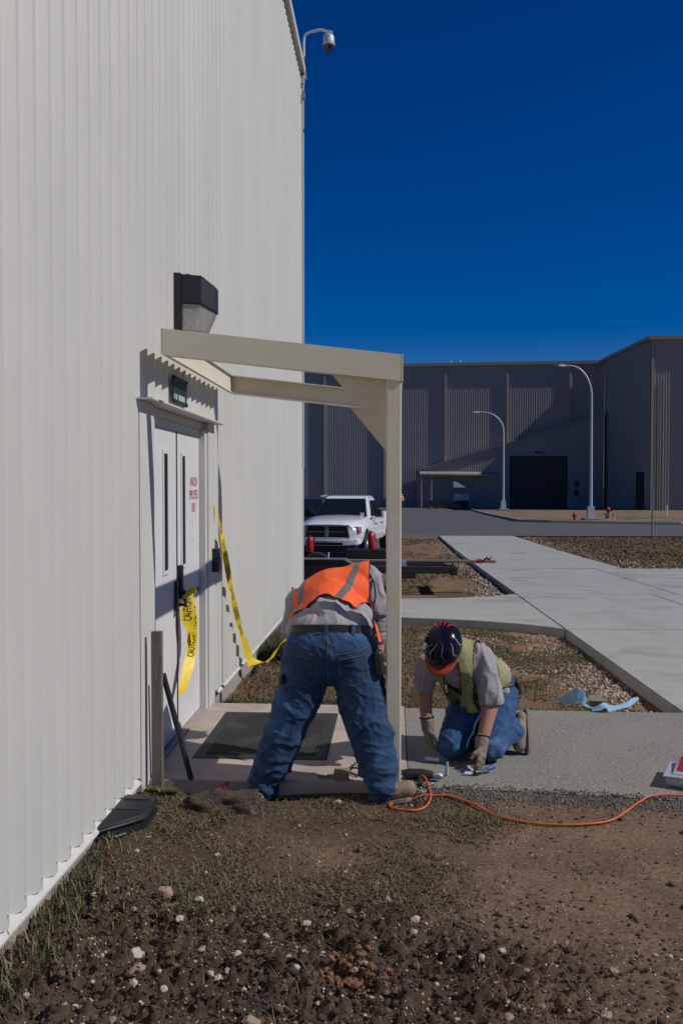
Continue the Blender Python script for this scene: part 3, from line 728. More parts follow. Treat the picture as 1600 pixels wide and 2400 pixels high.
# lean-to in front of the hangar
ln = empty('lean_to_building', (14, 120, -1.09), 'low grey lean-to with sloping roofline and big roller door at the hangar', 'building')
LY = lambda x: FY(x) - 2.0
ltop = lambda x: 3.75 + (x - 3.05) * (10.35 - 3.75) / (24.9 - 3.05)
wlink('wall', ribbed(3.05, 15.05, GB, ltop, yf=LY), M['facade'], ln); wlink('wall', ribbed(15.06, 22.4, 5.65, ltop, yf=LY), M['facade'], ln); wlink('wall', ribbed(22.41, 26.9, GB, ltop, yf=LY), M['facade'], ln)
prism('roof', [(2.9, LY(2.9) - .25, ltop(2.9)), (26.9, LY(26.9) - .25, ltop(26.9)), (26.9, FY(26.9) - .24, ltop(26.9) + .02), (2.9, FY(2.9) - .24, ltop(2.9) + .02)], (0, 0, .16), M['facadetrim'], ln)
prism('end_wall', [(3.0, LY(3.0), GB), (3.0, FY(3) - .25, GB), (3.0, FY(3) - .25, 3.7), (3.0, LY(3.0), 3.7)], (.04, 0, 0), M['facadetrim'], ln)
for k in range(11):
    z = GB + .2 + k * .62
    prism('door_slat', [(15.1, LY(15.1) + .30, z), (22.38, LY(22.38) + .30, z), (22.38, LY(22.38) + .30, z + .60), (15.1, LY(15.1) + .30, z + .60)], (0, .05, 0), M['facadedark'], ln)
box('door_sign', (18.2, LY(18.7) - .10, 6.0), (19.3, LY(18.7) - .05, 6.25), M['facadedark'], ln)
prism('awning', [(3.4, LY(3.4) - 1.5, 3.15), (13.2, LY(13.2) - 1.5, 3.0), (13.2, LY(13.2) - .05, 3.35), (3.4, LY(3.4) - .05, 3.5)], (0, 0, .22), M['facadetrim'], ln)
for x in (3.6, 4.9): tube('awning_post', [(x, LY(x) - 1.4, GB), (x, LY(x) - 1.4, 3.14)], .07, M['facadetrim'], ln, n=6)
for zz in ((1.6, 2.4), (.5, 1.3)): box('wall_box', (23.3, LY(23.6) - .25, zz[0]), (23.75, LY(23.6) - .05, zz[1]), M['facadedark'], ln)

# ------------------------------------------------------------------ LAMP POSTS
def lamp(x, y, z, top, arm, label):
    o = empty('street_lamp', (x, y, z), label, 'street lamp', 'street lamps along the road')
    h = top - z
    pts = [(x, y, z + .9), (x, y, z + h * .45), (x, y, z + h * .80)]
    rr = [.13, .11, .085]
    for k in range(1, 9):
        a = R(90 * k / 8); pts.append((x - arm * .70 * (1 - math.cos(a)), y, z + h * .80 + (h * .20 - .05) * math.sin(a))); rr.append(.085 - .03 * k / 8)
    pts.append((x - arm * .86, y, top - .06)); rr.append(.05)
    tube('pole', pts, rr, M['galv'], o, n=10)
    bm = bmesh.new(); add_hull(bm, [(x - arm * .84, y + s * .1, top - .12) for s in (-1, 1)] + [(x - arm * .84, y + s * .07, top + .05) for s in (-1, 1)] + [(x - arm * 1.02, y + s * .16, top + .04) for s in (-1, 1)] + [(x - arm * 1.02, y + s * .18, top - .10) for s in (-1, 1)] + [(x - arm * 1.16, y + s * .1, top - .02) for s in (-1, 1)])
    wlink('lamp_head', bm_mesh(bm), M['galv'], o)
    hull('pole_base', [(x + a * .30, y + b * .30, z + .2) for a in (-1, 1) for b in (-1, 1)] + [(x + a * .24, y + b * .24, z + 1.15) for a in (-1, 1) for b in (-1, 1)], M['galv'], o)
    box('footing', (x - .62, y - .62, z - .2), (x + .62, y + .62, z + .22), M['found'], o, .03)
lamp(15.43, 73.0, -1.0, 11.2, 2.45, 'tall grey street lamp with curved arm, the nearer and taller one')
lamp(12.1, 102.4, -1.0, 9.95, 3.2, 'grey street lamp with curved arm in front of the lean-to, the farther one')

def hydrant(x, y, z, s, label):
    o = empty('fire_hydrant', (x, y, z), label, 'fire hydrant', 'hydrants on the verge')
    bm = bmesh.new(); add_lathe(bm, [(.15 * s, 0), (.15 * s, .05 * s), (.10 * s, .06 * s), (.10 * s, .50 * s), (.14 * s, .52 * s), (.14 * s, .57 * s), (.11 * s, .60 * s), (.07 * s, .72 * s), (.03 * s, .75 * s), (.03 * s, .82 * s)], 12, Matrix.Translation((x, y, z)))
    wlink('barrel', bm_mesh(bm), M['hyd'], o, smooth=True, auto=40)
    for a in (-1, 1): tube('outlet', [(x + a * .08 * s, y, z + .40 * s), (x + a * .20 * s, y, z + .40 * s)], .06 * s, M['hyd'], o)
    tube('front_outlet', [(x, y - .08 * s, z + .36 * s), (x, y - .21 * s, z + .36 * s)], .08 * s, M['hyd'], o)
hydrant(14.15, 72.9, -1.0, .92, 'squat red fire hydrant left of the tall lamp post base')
o = empty('standpipe', (17.55, 76.4, -1.0), 'tall dark red standpipe with valve wheel right of the lamp post', 'standpipe')
tube('pipe', [(17.55, 76.4, -1.05), (17.55, 76.4, -.35)], .10, M['hyd'], o); bm = bmesh.new(); add_lathe(bm, [(.05, .65), (.17, .68), (.2, .78), (.17, .9), (.06, .96), (.04, 1.05)], 12, Matrix.Translation((17.55, 76.4, -1.0))); wlink('valve_head', bm_mesh(bm), M['hyd'], o, smooth=True)
tube('side_outlet', [(17.55, 76.3, -.3), (17.85, 76.2, -.28)], .06, M['hyd'], o)
o = empty('pipe_marker', (16.65, 70.6, -.95), 'short white marker post with yellow cap beside the standpipe', 'marker post')
tube('post', [(16.65, 70.6, -1.0), (16.65, 70.6, -.55)], .05, M['galv'], o); M['yellowp'] = mat('yellow_paint', (.60, .36, .03), (.52, .31, .03), 8, .5)
tube('cap', [(16.65, 70.6, -.55), (16.65, 70.6, -.36)], [.09, .10], M['yellowp'], o)
o = empty('valve_post', (16.95, 74.5, -1.0), 'low dark valve post between the standpipe and the yellow marker', 'valve post')
tube('stem', [(16.95, 74.5, -1.05), (16.95, 74.5, -.60)], .05, M['darkmetal'], o); box('valve_body', (16.78, 74.42, -.62), (17.12, 74.58, -.42), M['steel'], o, .02)
o = empty('sign_pole', (12.5, 45.2, -.75), 'thin grey pole standing on the near lawn at the right edge', 'pole')
tube('pole', [(12.5, 45.2, -.9), (12.5, 45.2, 1.62)], .038, M['steel'], o); tube('base_sleeve', [(12.5, 45.2, -.9), (12.5, 45.2, .5)], .05, M['steel'], o)
o = empty('bollard', (23.3, 79.9, -1.0), 'slim white bollard pipe in front of the hangar wing', 'bollard')
tube('pipe', [(23.3, 79.9, -1.1), (23.3, 79.9, -.0)], .055, M['whitepaint'], o); tube('cap', [(23.3, 79.9, 0.0), (23.3, 79.9, .09)], [.075, .05], M['whitepaint'], o)
o = empty('round_sign', (-2.2, 80, -1.1), 'round road sign seen from behind on a dark post', 'road sign')
bm = bmesh.new(); add_lathe(bm, [(.01, 0), (.34, 0), (.34, .012), (.01, .012)], 24, Matrix.Translation((-2.2, 80, .42)) @ Matrix.Rotation(R(90), 4, 'X')); wlink('disc', bm_mesh(bm), M['galv'], o)
tube('post', [(-2.2, 79.93, -1.2), (-2.2, 79.93, .80)], .055, M['darkmetal'], o)

# ------------------------------------------------------------------ YARD TRACTOR far away
yt = empty('yard_tractor', (7, 119.5, -1.1), 'small dark terminal tractor with slanted cab roof by the lean-to', 'tractor')
ty = 117.2; z0 = -1.09
box('chassis', (4.7, ty - 1.0, z0 + .55), (9.4, ty + 1.0, z0 + 1.0), M['darkmetal'], yt, .05)
hull('cab', [(7.6, ty + s, z0 + 1.0) for s in (-.75, .75)] + [(9.45, ty + s, z0 + .75) for s in (-.95, .95)] + [(9.45, ty + s, z0 + 1.75) for s in (-.9, .9)] + [(7.6, ty + s, z0 + 1.8) for s in (-.75, .75)], M['steel'], yt, .04)
hull('cab_window', [(7.75, ty + s, z0 + 1.8) for s in (-.7, .7)] + [(9.0, ty + s, z0 + 1.8) for s in (-.7, .7)] + [(8.9, ty + s, z0 + 2.65) for s in (-.66, .66)] + [(7.75, ty + s, z0 + 2.65) for s in (-.66, .66)], M['glassdark'], yt)
hull('roof_fairing', [(7.55, ty + s, z0 + 2.66) for s in (-.75, .75)] + [(9.1, ty + s, z0 + 2.66) for s in (-.75, .75)] + [(7.55, ty + s, z0 + 3.45) for s in (-.7, .7)] + [(8.0, ty + s, z0 + 3.25) for s in (-.7, .7)], M['galv'], yt)
for x in (5.3, 8.9):
    for s in (-1, 1):
        bm = bmesh.new(); add_lathe(bm, [(.2, -.15), (.5, -.15), (.52, -.08), (.52, .08), (.5, .15), (.2, .15)], 18, Matrix.Translation((x, ty + s * .9, z0 + .52)) @ Matrix.Rotation(R(90), 4, 'X'))
        wlink('wheel', bm_mesh(bm), M['rubber'], yt, smooth=True, auto=40)
prism('fifth_wheel', [(4.9, ty - .5, z0 + 1.0), (6.0, ty - .5, z0 + 1.0), (5.9, ty - .5, z0 + 1.2), (5.0, ty - .5, z0 + 1.12)], (0, 1, 0), M['darkmetal'], yt)

# ------------------------------------------------------------------ PICKUP TRUCK (front at -y in its own frame, metres)
tr = empty('pickup_truck', (-1.50, 29.78, gzf(27.5) - .03), 'white crew cab pickup truck parked nose towards us behind the trailer', 'pickup truck', rz=R(-9))
def loc(name, me, m, parent, **k): return link(name, me, m, parent, **k)
def lhull(name, pts, m, parent, bevel=0.0, seg=2, smooth=True):
    bm = bmesh.new(); add_hull(bm, pts); bmesh.ops.dissolve_limit(bm, angle_limit=R(2), verts=bm.verts, edges=bm.edges)
    if bevel: bmesh.ops.bevel(bm, geom=bm.edges[:], offset=bevel, segments=seg, affect='EDGES')
    return link(name, bm_mesh(bm), m, parent, smooth=smooth, auto=35)
def sym(pts): return [(s * x, y, z) for x, y, z in pts for s in (-1, 1)]
def loft(name, secs, m, parent, smooth=True):
    """secs: list of (y, [(x,z)...]) right half from top centre to bottom; mirrored"""
    bm = bmesh.new(); rows = []
    for y, hs in secs:
        rows.append([bm.verts.new((x, y, z)) for x, z in hs] + [bm.verts.new((-x, y, z)) for x, z in hs[::-1]])
    n = len(rows[0])
    for a, b in zip(rows, rows[1:]):
        for k in range(n): bm.faces.new((a[k], a[(k + 1) % n], b[(k + 1) % n], b[k]))
    bm.faces.new(rows[0]); bm.faces.new(rows[-1][::-1])
    bmesh.ops.remove_doubles(bm, verts=bm.verts, dist=.0005)
    return link(name, bm_mesh(bm), m, parent, smooth=smooth, auto=38)
# body: hood, fenders and lower cab; wheel openings are dark arches proud of the side
H0 = lambda w, top, sh, low: [(.0, top), (w * .55, top - .015), (w * .84, top - .06), (w * .97, sh), (w, sh - .16), (w * .985, low + .12), (w * .95, low)]
loft('body', [(-2.86, [(.0, 1.06), (.40, 1.055), (.66, 1.03), (.76, .95), (.78, .84), (.78, .70), (.76, .62)]),
              (-2.72, [(.0, 1.13), (.45, 1.12), (.74, 1.06), (.93, .93), (.98, .82), (.97, .66), (.94, .56)]),
              (-2.2, H0(1.0, 1.20, .99, .50)), (-1.5, H0(1.005, 1.26, 1.03, .48)), (-1.02, H0(1.005, 1.29, 1.06, .48)),
              (-.9, H0(1.005, 1.22, 1.10, .48)), (1.25, H0(1.005, 1.22, 1.12, .48)), (1.35, H0(1.005, 1.05, 1.14, .48))], M['whitepaint'], tr)
# cargo bed as walls
for s in (-1, 1):
    bm = bmesh.new(); add_box(bm, (s * .93 - .06, 1.40, .52), (s * .93 + .06, 3.0, 1.34), None, .03); link('bed_side', bm_mesh(bm), M['whitepaint'], tr, smooth=True, auto=40)
bm = bmesh.new(); add_box(bm, (-.86, 2.92, .55), (.86, 3.0, 1.30), None, .02); link('tailgate', bm_mesh(bm), M['whitepaint'], tr)
bm = bmesh.new(); add_box(bm, (-.86, 1.40, .60), (.86, 2.91, .68)); link('bed_floor', bm_mesh(bm), M['black'], tr)
# greenhouse
lhull('cab', sym([(.93, -.95, 1.17), (.70, -.12, 1.80), (.70, .9, 1.82), (.90, 1.28, 1.17), (.66, 1.15, 1.78), (.66, -.02, 1.865), (.64, .85, 1.88)]), M['whitepaint'], tr, .035)
def pane(name, pts, out, parent=tr, m='glassdark'):
    bm = bmesh.new(); add_prism(bm, pts, out); return link(name, bm_mesh(bm), M[m], parent)
pane('windshield', [(-.83, -.955, 1.225), (.83, -.955, 1.225), (.655, -.265, 1.765), (-.655, -.265, 1.765)], (0, -.03, .025))
for s in (-1, 1):
    pane('side_window', [(s * .895, -.70, 1.24), (s * .905, .22, 1.24), (s * .735, .22, 1.72), (s * .728, -.05, 1.72)], (s * .025, 0, .008))
    pane('side_window', [(s * .905, .30, 1.24), (s * .90, 1.08, 1.24), (s * .735, .86, 1.72), (s * .735, .30, 1.72)], (s * .025, 0, .008))
    bm = bmesh.new(); add_box(bm, (s * 1.12 - .11, -.66, 1.22), (s * 1.12 + .11, -.50, 1.46), None, .03); link('mirror', bm_mesh(bm), M['black'], tr, smooth=True, auto=40)
    bm = bmesh.new(); add_box(bm, (s * .82 - .15, -2.80 , .80), (s * .82 + .15, -2.70, 1.0), None, .04); hl = link('headlight', bm_mesh(bm), mat('headlight_glass', (.5, .5, .5), (.3, .3, .3), 14, .1, spec=.8), tr, smooth=True, auto=40)
    bm = bmesh.new(); add_box(bm, (s * .955 - .035, -2.765, .81), (s * .955 + .035, -2.62, .99), None, .02); link('turn_signal', bm_mesh(bm), M['orange'], hl)
    for yy in (-.42, .58):
        bm = bmesh.new(); add_box(bm, (s * 1.0, yy, .98), (s * 1.025, yy + .2, 1.02), None, .008); link('door_handle', bm_mesh(bm), M['black'], tr)
    for yy, nm in ((-1.86, 'wheel'), (1.98, 'wheel')):
        bm = bmesh.new(); add_lathe(bm, [(.05, -.005), (.47, -.005), (.47, .012), (.05, .012)], 22, Matrix.Translation((s * (1.0 if yy < 0 else .99), yy, .44)) @ Matrix.Rotation(R(90) * s, 4, 'Y')); link('wheel_arch', bm_mesh(bm), M['black'], tr)
        bm = bmesh.new(); add_lathe(bm, [(.20, -.13), (.36, -.13), (.39, -.10), (.39, .10), (.36, .13), (.20, .13)], 22, Matrix.Translation((s * .90, yy, .39)) @ Matrix.Rotation(R(90), 4, 'Y')); w_ = link('wheel', bm_mesh(bm), M['rubber'], tr, smooth=True, auto=40)
        bm = bmesh.new(); add_lathe(bm, [(.02, .06), (.06, .09), (.10, .05), (.20, .06), (.23, .10)], 18, Matrix.Translation((s * .935, yy, .39)) @ Matrix.Rotation(R(90) * s, 4, 'Y')); link('rim', bm_mesh(bm), M['steel'], w_, smooth=True)
# grille with crosshair bars, bumper, plate opening
bm = bmesh.new(); add_hull(bm, [(s * x, y, z) for s in (-1, 1) for x, y, z in [(.57, -2.865, 1.02), (.64, -2.85, .68), (.57, -2.90, 1.01), (.63, -2.885, .69)]]); gr = link('grille', bm_mesh(bm), M['black'], tr)
for lo, hi in (((-.055, -2.925, .70), (.055, -2.90, 1.01)), ((-.56, -2.915, .835), (-.057, -2.903, .862)), ((.057, -2.915, .835), (.56, -2.903, .862))):
    bm = bmesh.new(); add_box(bm, lo, hi, None, .006); link('grille_bar', bm_mesh(bm), M['chrome'], gr)
bm = bmesh.new()
for a, b in (((-.66, -2.92, 1.012), (.66, -2.86, 1.045)), ((-.70, -2.92, .66), (.70, -2.86, .688))): add_box(bm, a, b, None, .01)
for s in (-1, 1): add_hull(bm, [(s * .575, -2.92, 1.03), (s * .62, -2.92, 1.03), (s * .645, -2.92, .68), (s * .69, -2.92, .68), (s * .575, -2.87, 1.03), (s * .62, -2.87, 1.03), (s * .645, -2.87, .68), (s * .69, -2.87, .68)])
link('grille_surround', bm_mesh(bm), M['chrome'], tr)
lhull('bumper', sym([(.55, -3.02, .63), (.92, -2.92, .64), (.99, -2.62, .64), (.55, -3.02, .44), (.92, -2.92, .46), (.99, -2.62, .47)]), M['whitepaint'], tr, .03)
bm = bmesh.new(); add_box(bm, (-.50, -3.035, .46), (.50, -3.015, .54), None, .005); link('air_intake', bm_mesh(bm), M['black'], tr)
bm = bmesh.new(); add_box(bm, (-.85, -2.9, .26), (.85, -2.6, .44), None, .03); link('air_dam', bm_mesh(bm), M['black'], tr)
bm = bmesh.new(); add_box(bm, (.62, -.98, 1.245), (.74, -.975, 1.36)); link('windshield_sticker', bm_mesh(bm), M['whitepaint'], tr)

# dark SUV behind
sv = empty('dark_suv', (-3.75, 40, gzf(40) - .03), 'dark green sport utility vehicle half hidden by the building corner', 'car', rz=R(-4))
M['darkpaint'] = mat('dark_car_paint', (.018, .028, .028), (.014, .022, .022), 2, .2, coat=.5)
loft('body', [(-2.3, [(0, .95), (.5, .94), (.8, .85), (.88, .7), (.88, .5), (.86, .4), (.8, .35)]), (-2.0, [(0, 1.05), (.5, 1.04), (.85, .95), (.95, .8), (.95, .6), (.94, .45), (.9, .4)]), (-1.0, [(0, 1.12), (.5, 1.12), (.88, 1.04), (.96, .9), (.96, .65), (.95, .45), (.9, .4)]), (2.3, [(0, 1.12), (.5, 1.12), (.88, 1.04), (.96, .9), (.96, .65), (.95, .45), (.9, .4)])], M['darkpaint'], sv)
lhull('cab', sym([(.9, -1.0, 1.08), (.68, -.25, 1.82), (.70, 1.9, 1.86), (.9, 2.28, 1.08), (.6, .5, 1.90)]), M['darkpaint'], sv, .04)
pane('windshield', [(-.82, -1.02, 1.14), (.82, -1.02, 1.14), (.66, -.36, 1.76), (-.66, -.36, 1.76)], (0, -.03, .025), sv)
for s in (-1, 1):
    pane('side_window', [(s * .885, -.7, 1.15), (s * .885, 1.9, 1.15), (s * .735, 1.7, 1.72), (s * .73, -.15, 1.72)], (s * .025, 0, .008), sv)
    bm = bmesh.new(); add_box(bm, (s * .58 - .02, -.1, 1.92), (s * .58 + .02, 1.8, 1.96), None, .008); link('roof_rail', bm_mesh(bm), M['galv'], sv)
    for yy in (-1.5, 1.5):
        bm = bmesh.new(); add_lathe(bm, [(.2, -.12), (.36, -.12), (.37, 0), (.36, .12), (.2, .12)], 18, Matrix.Translation((s * .85, yy, .37)) @ Matrix.Rotation(R(90), 4, 'Y')); link('wheel', bm_mesh(bm), M['rubber'], sv, smooth=True, auto=40)

# yellow frame behind the pickup
yf = empty('yellow_frame', (-1.75, 36, gzf(36)), 'yellow steel safety frame standing behind the white pickup', 'frame')
zf = gzf(36)
for x in (-2.15, -1.76, -1.37):
    for yy in (35.8, 36.5): tube('upright', [(x, yy, zf - .1), (x, yy, zf + 1.86)], .045, M['yellowp'], yf, n=6)
for z in (.6, 1.2, 1.86):
    for yy in (35.8, 36.5): tube('rail', [(-2.2, yy, zf + z), (-1.32, yy, zf + z)], .05, M['yellowp'], yf, n=6)

# ------------------------------------------------------------------ FLATBED TRAILER with its load
tg = gzf(18) - .12
tl = empty('flatbed_trailer', (-1, 18, tg), 'dark low flatbed trailer parked across the dirt strip', 'trailer')
for yy in (17.2, 18.9): box('side_rail', (-4.5, yy - .05, .07), (1.15, yy + .05, .20), M['darkmetal'], tl, .01)
for k in range(8): box('cross_member', (-4.4 + k * .78, 17.26, .08), (-4.3 + k * .78, 18.84, .15), M['darkmetal'], tl)
for k in range(8): box('deck_board', (-4.4, 17.30 + k * .195, .155), (.35, 17.48 + k * .195, .195), M['woodx'], tl, .004)
box('end_bumper', (1.05, 17.14, .04), (1.19, 18.96, .17), M['black'], tl, .02)
box('light_box', (-.12, 17.08, -.02), (.42, 17.20, .14), M['black'], tl, .02)
for x in (-2.6, -1.6):
    for yy in (17.0, 19.1):
        bm = bmesh.new(); add_lathe(bm, [(.15, -.1), (.33, -.1), (.35, 0), (.33, .1), (.15, .1)], 18, Matrix.Translation((x, yy, tg + .34)) @ Matrix.Rotation(R(90), 4, 'X')); wlink('wheel', bm_mesh(bm), M['rubber'], tl, smooth=True, auto=40)
bm = bmesh.new(); add_prism(bm, [(-3.6, 16.86, -.05), (-3.2, 16.86, .36), (-.90, 16.86, .36), (-.62, 16.86, .17), (-.62, 16.86, .11), (-.95, 16.86, -.05), (-1.1, 16.86, -.30), (-3.5, 16.86, -.30)], (0, .25, 0)); wlink('fender_skirt', bm_mesh(bm), M['black'], tl)
bm = bmesh.new(); add_prism(bm, [(-3.6, 16.84, .362), (-.89, 16.84, .362), (-.60, 16.84, .175), (-.62, 16.84, .16), (-.92, 16.84, .345), (-3.6, 16.84, .345)], (0, .3, 0)); wlink('fender_edge', bm_mesh(bm), M['steel'], tl)
box('tool_chest', (-.95, 18.2, .20), (-.05, 18.7, .44), M['black'], None, .01); o = bpy.data.objects['tool_chest']; tag(o, 'long black tool chest on the trailer deck below the pickup', 'tool chest')
def plank(name, x0, x1, y, z, w, h, m, lab, cat='plank', grp=None):
    bm = bmesh.new(); add_box(bm, (x0, y - w / 2, z), (x1, y + w / 2, z + h), None, .004); return tag(link(name, bm_mesh(bm), m), lab, cat, grp)
pk = empty('long_plank', (.2, 17.7, .22), 'long grey board overhanging the trailer with red flag at its end', 'plank')
box('board', (-1.7, 17.62, .235), (1.95, 17.78, .285), M['woodx'], pk, .004)
me_, e_, l_ = ribbon([(1.62, 17.6, .30), (1.70, 17.59, .27), (1.76, 17.58, .33), (1.82, 17.57, .31), (1.86, 17.57, .37)], [(0, .2, 1)] * 5, [.05, .06, .05, .05, .03], 5); wlink('red_flag', me_, M['red'], pk)
box('flag_wrap', (1.60, 17.612, .229), (1.68, 17.788, .291), M['red'], pk)
for k, (x0, x1, yy, zz) in enumerate([(-.5, 1.0, 17.36, .198), (-.4, 1.1, 17.46, .198), (-.45, .95, 17.41, .232), (-.3, 1.05, 18.0, .198)]):
    bm = bmesh.new(); add_tube(bm, [(x0, yy, zz + .02), (x1, yy, zz + .02)], .024, 8)
    tag(link('steel_pipe', bm_mesh(bm), M['steel'] if k % 2 else M['darkmetal'], smooth=True, auto=40), ('dark steel pipe nearest us on the trailer end', 'light steel pipe lying second from us on the trailer end', 'dark steel pipe stacked on top of two others on the trailer', 'light steel pipe behind the long grey board on the trailer')[k], 'pipe', 'pipes on the trailer')
M['bluetape'] = mat('blue_tape', (.22, .42, .70), (.18, .36, .62), 12, .5)
box('blue_wrap', (.10, 17.325, .19), (.24, 17.50, .285), M['bluetape'], None, .006); tag(bpy.data.objects['blue_wrap'], 'pale blue tape wrapped round the pipes on the trailer', 'tape')
def cylr(x, y, z, h, r, lab, tilt=0):
    o = empty('red_cylinder', (x, y, z), lab, 'fire extinguisher', 'red extinguishers on the trailer'); o.rotation_euler = (0, R(tilt), 0)
    bm = bmesh.new(); add_lathe(bm, [(r * .9, 0), (r, .02), (r, h * .72), (r * .85, h * .80), (r * .4, h * .86), (r * .35, h * .9)], 16); link('cylinder', bm_mesh(bm), M['red'], o, smooth=True, auto=50)
    bm = bmesh.new(); add_lathe(bm, [(r * .34, h * .9), (r * .34, h * .96), (r * .2, h)], 10); link('valve', bm_mesh(bm), M['darkmetal'], o, smooth=True)
    bm = bmesh.new(); add_box(bm, (-.02, -r * 1.5, h * .93), (.02, r * .4, h * .97), None, .004); link('lever', bm_mesh(bm), M['black'], o)
    bm = bmesh.new(); add_tube(bm, [(r * .3, 0, h * .93), (r * 1.2, 0, h * .85), (r * 1.15, 0, h * .4)], .012, 6); link('hose', bm_mesh(bm), M['black'], o)
cylr(-1.63, 17.85, .42, .33, .072, 'red fire extinguisher on the trailer beside the building corner')
cylr(-.43, 18.45, .44, .37, .074, 'red fire extinguisher on the trailer left of the canopy post', -5)
tube_ = bmesh.new(); add_tube(tube_, [(-1.22, 17.2, .36), (-1.22, 17.2, .46)], .012, 6); tag(link('white_peg', bm_mesh(tube_), M['whitepaint']), 'small white peg sticking up from the dark fender edge', 'peg')

# ------------------------------------------------------------------ APRON THINGS
cb = empty('clear_tote', (1.66, 5.42, 0), 'clear plastic tub with red and blue label at the right edge', 'plastic tub')
M['clearpl'] = mat('frosted_plastic', (.66, .66, .72), (.58, .58, .65), 8, .2, bump=.15, bscale=20, spec=.6)
M['clearpl'].node_tree.nodes['Principled BSDF'].inputs['Transmission Weight'].default_value = .35
M['bluep'] = mat('blue_print', (.03, .10, .42), (.02, .07, .33), 10, .4)
TM = Matrix.Translation((1.535, 5.25, 0)) @ Matrix.Rotation(R(-24), 4, 'Z') @ Matrix.Diagonal((1, 1, .66, 1))
def tb(pts): return [tuple(TM @ Vector(p)) for p in pts]
def q8(x0, x1, y0, y1, z0, z1, dz=0.0): return tb([(x, y, z + (dz if y > (y0 + y1) / 2 else 0)) for x in (x0, x1) for y in (y0, y1) for z in (z0, z1)])
hull('tub', tb([(x, y, .002) for x in (.01, .40) for y in (.01, .27)] + [(x, y, .085) for x in (-.005, .415) for y in (-.005, .285)]), M['clearpl'], cb, .008)
hull('rim', q8(-.012, .422, -.012, .292, .085, .096), M['clearpl'], cb, .003)
hull('lid', tb([(x, y, .097) for x in (.03, .41) for y in (.03, .285)] + [(.045, .05, .115), (.40, .05, .115), (.045, .275, .165), (.40, .275, .165)]), M['clearpl'], cb, .005)
def onlid(x0, x1, y0, y1, up, th=.003):
    f = lambda y: .115 + (y - .05) * .2222 + up
    return tb([(x, y, f(y) + t) for x in (x0, x1) for y in (y0, y1) for t in (0, th)])
hull('red_label', onlid(.055, .40, .065, .268, .001), M['red'], cb)
hull('grey_panel', onlid(.105, .20, .175, .235, .0045), M['steel'], cb)
hull('blue_label', onlid(.10, .40, .10, .15, .0045), M['bluep'], cb)
for k in range(5): hull('white_stroke', onlid(.115 + k * .045, .140 + k * .045, .152, .170, .0045), M['whitepaint'], cb)
hull('front_clip', tb([(.08, -.016, .05), (.16, -.016, .05), (.08, -.016, .10), (.16, -.016, .10), (.08, -.008, .05), (.16, -.008, .05), (.08, .0, .104), (.16, .0, .104)]), M['clearpl'], cb)

M['bluecloth'] = mat('pale_blue_cloth', (.26, .44, .62), (.20, .36, .53), 10, .8, bump=.2, bscale=30)
me_, e_, l_ = ribbon([(1.275, 7.33, .012), (1.33, 7.28, .02), (1.385, 7.24, .05), (1.41, 7.2, .075), (1.46, 7.18, .07), (1.475, 7.13, .03), (1.50, 7.10, .008), (1.53, 7.05, .008)],
                     [(.1, .4, .5), (0, .5, .8), (0, .3, 1), (.1, .2, 1), (.6, .2, .9), (.5, .6, .5), (.2, 1, .1), (.2, 1, .1)], [.02, .04, .09, .11, .09, .06, .04, .03], 8)
tag(link('blue_cloth_strip', me_, M['bluecloth'], smooth=True), 'crumpled pale blue cloth strip curled up left of the small brown block', 'cloth')
me_, e_, l_ = ribbon([(1.50, 7.00, .01), (1.56, 6.98, .035), (1.60, 6.99, .045), (1.63, 7.0, .02), (1.72, 7.05, .022), (1.80, 7.10, .035), (1.86, 7.17, .05), (1.90, 7.2, .055)],
                     [(.1, 1, .3), (.1, .6, .8), (.2, 1, .3), (.1, .7, .7), (.1, 1, .5), (0, .8, .8), (-.1, 1, .6), (0, 1, .5)], [.03, .055, .08, .06, .045, .05, .05, .025], 8)
tag(link('blue_cloth_strip', me_, M['bluecloth'], smooth=True), 'pale blue cloth strip stretched out flat right of the small brown block', 'cloth')
bm = bmesh.new(); add_hull(bm, [(1.52, 7.13, -.03), (1.63, 7.11, -.03), (1.53, 7.24, -.03), (1.62, 7.24, -.03), (1.50, 7.12, .05), (1.64, 7.10, .05), (1.53, 7.26, .065), (1.61, 7.25, .065)])
tag(link('brown_block', bm_mesh(bm), M['woodx']), 'small brown wooden block between the two blue cloth strips', 'wood block')

# orange extension cord with a tool at its end
def gh(x, y): return float(soil_h(np.array([x]), np.array([y]))[0]) if y < apron_edge(x) or x < .1 else 0.0
cp = [(.165, 5.27, .035), (.185, 5.22, .03), (.205, 5.12, .0), (.205, 5.02, 0), (.17, 4.93, 0), (.10, 4.885, 0), (.02, 4.90, 0), (-.02, 4.955, 0), (.02, 5.02, 0), (.10, 5.045, 0), (.2, 5.055, 0), (.30, 5.05, 0), (.38, 5.01, 0), (.46, 4.95, 0), (.56, 4.84, 0), (.68, 4.775, 0), (.85, 4.74, 0), (1.0, 4.75, 0), (1.13, 4.80, 0), (1.24, 4.90, 0), (1.33, 5.0, 0), (1.42, 5.06, 0), (1.55, 5.07, 0), (1.75, 5.03, 0), (2.1, 4.9, 0)]
def spline(P, n):
    P = [Vector(p) for p in P]; out = []
    for i in range(len(P) - 1):
        a, b, c, d = P[max(i - 1, 0)], P[i], P[i + 1], P[min(i + 2, len(P) - 1)]
        for k in range(n):
            t = k / n; out.append(.5 * ((2 * b) + (c - a) * t + (2 * a - 5 * b + 4 * c - d) * t * t + (3 * b - a - 3 * c + d) * t ** 3))
    return out + [P[-1]]
cps = [p if i < 10 else Vector((p.x, p.y, max(gh(p.x, p.y), gh(p.x, p.y + .02), gh(p.x, p.y - .02)) + .010)) for i, p in enumerate(spline(cp, 6))]
cz = [p.z for p in cps]
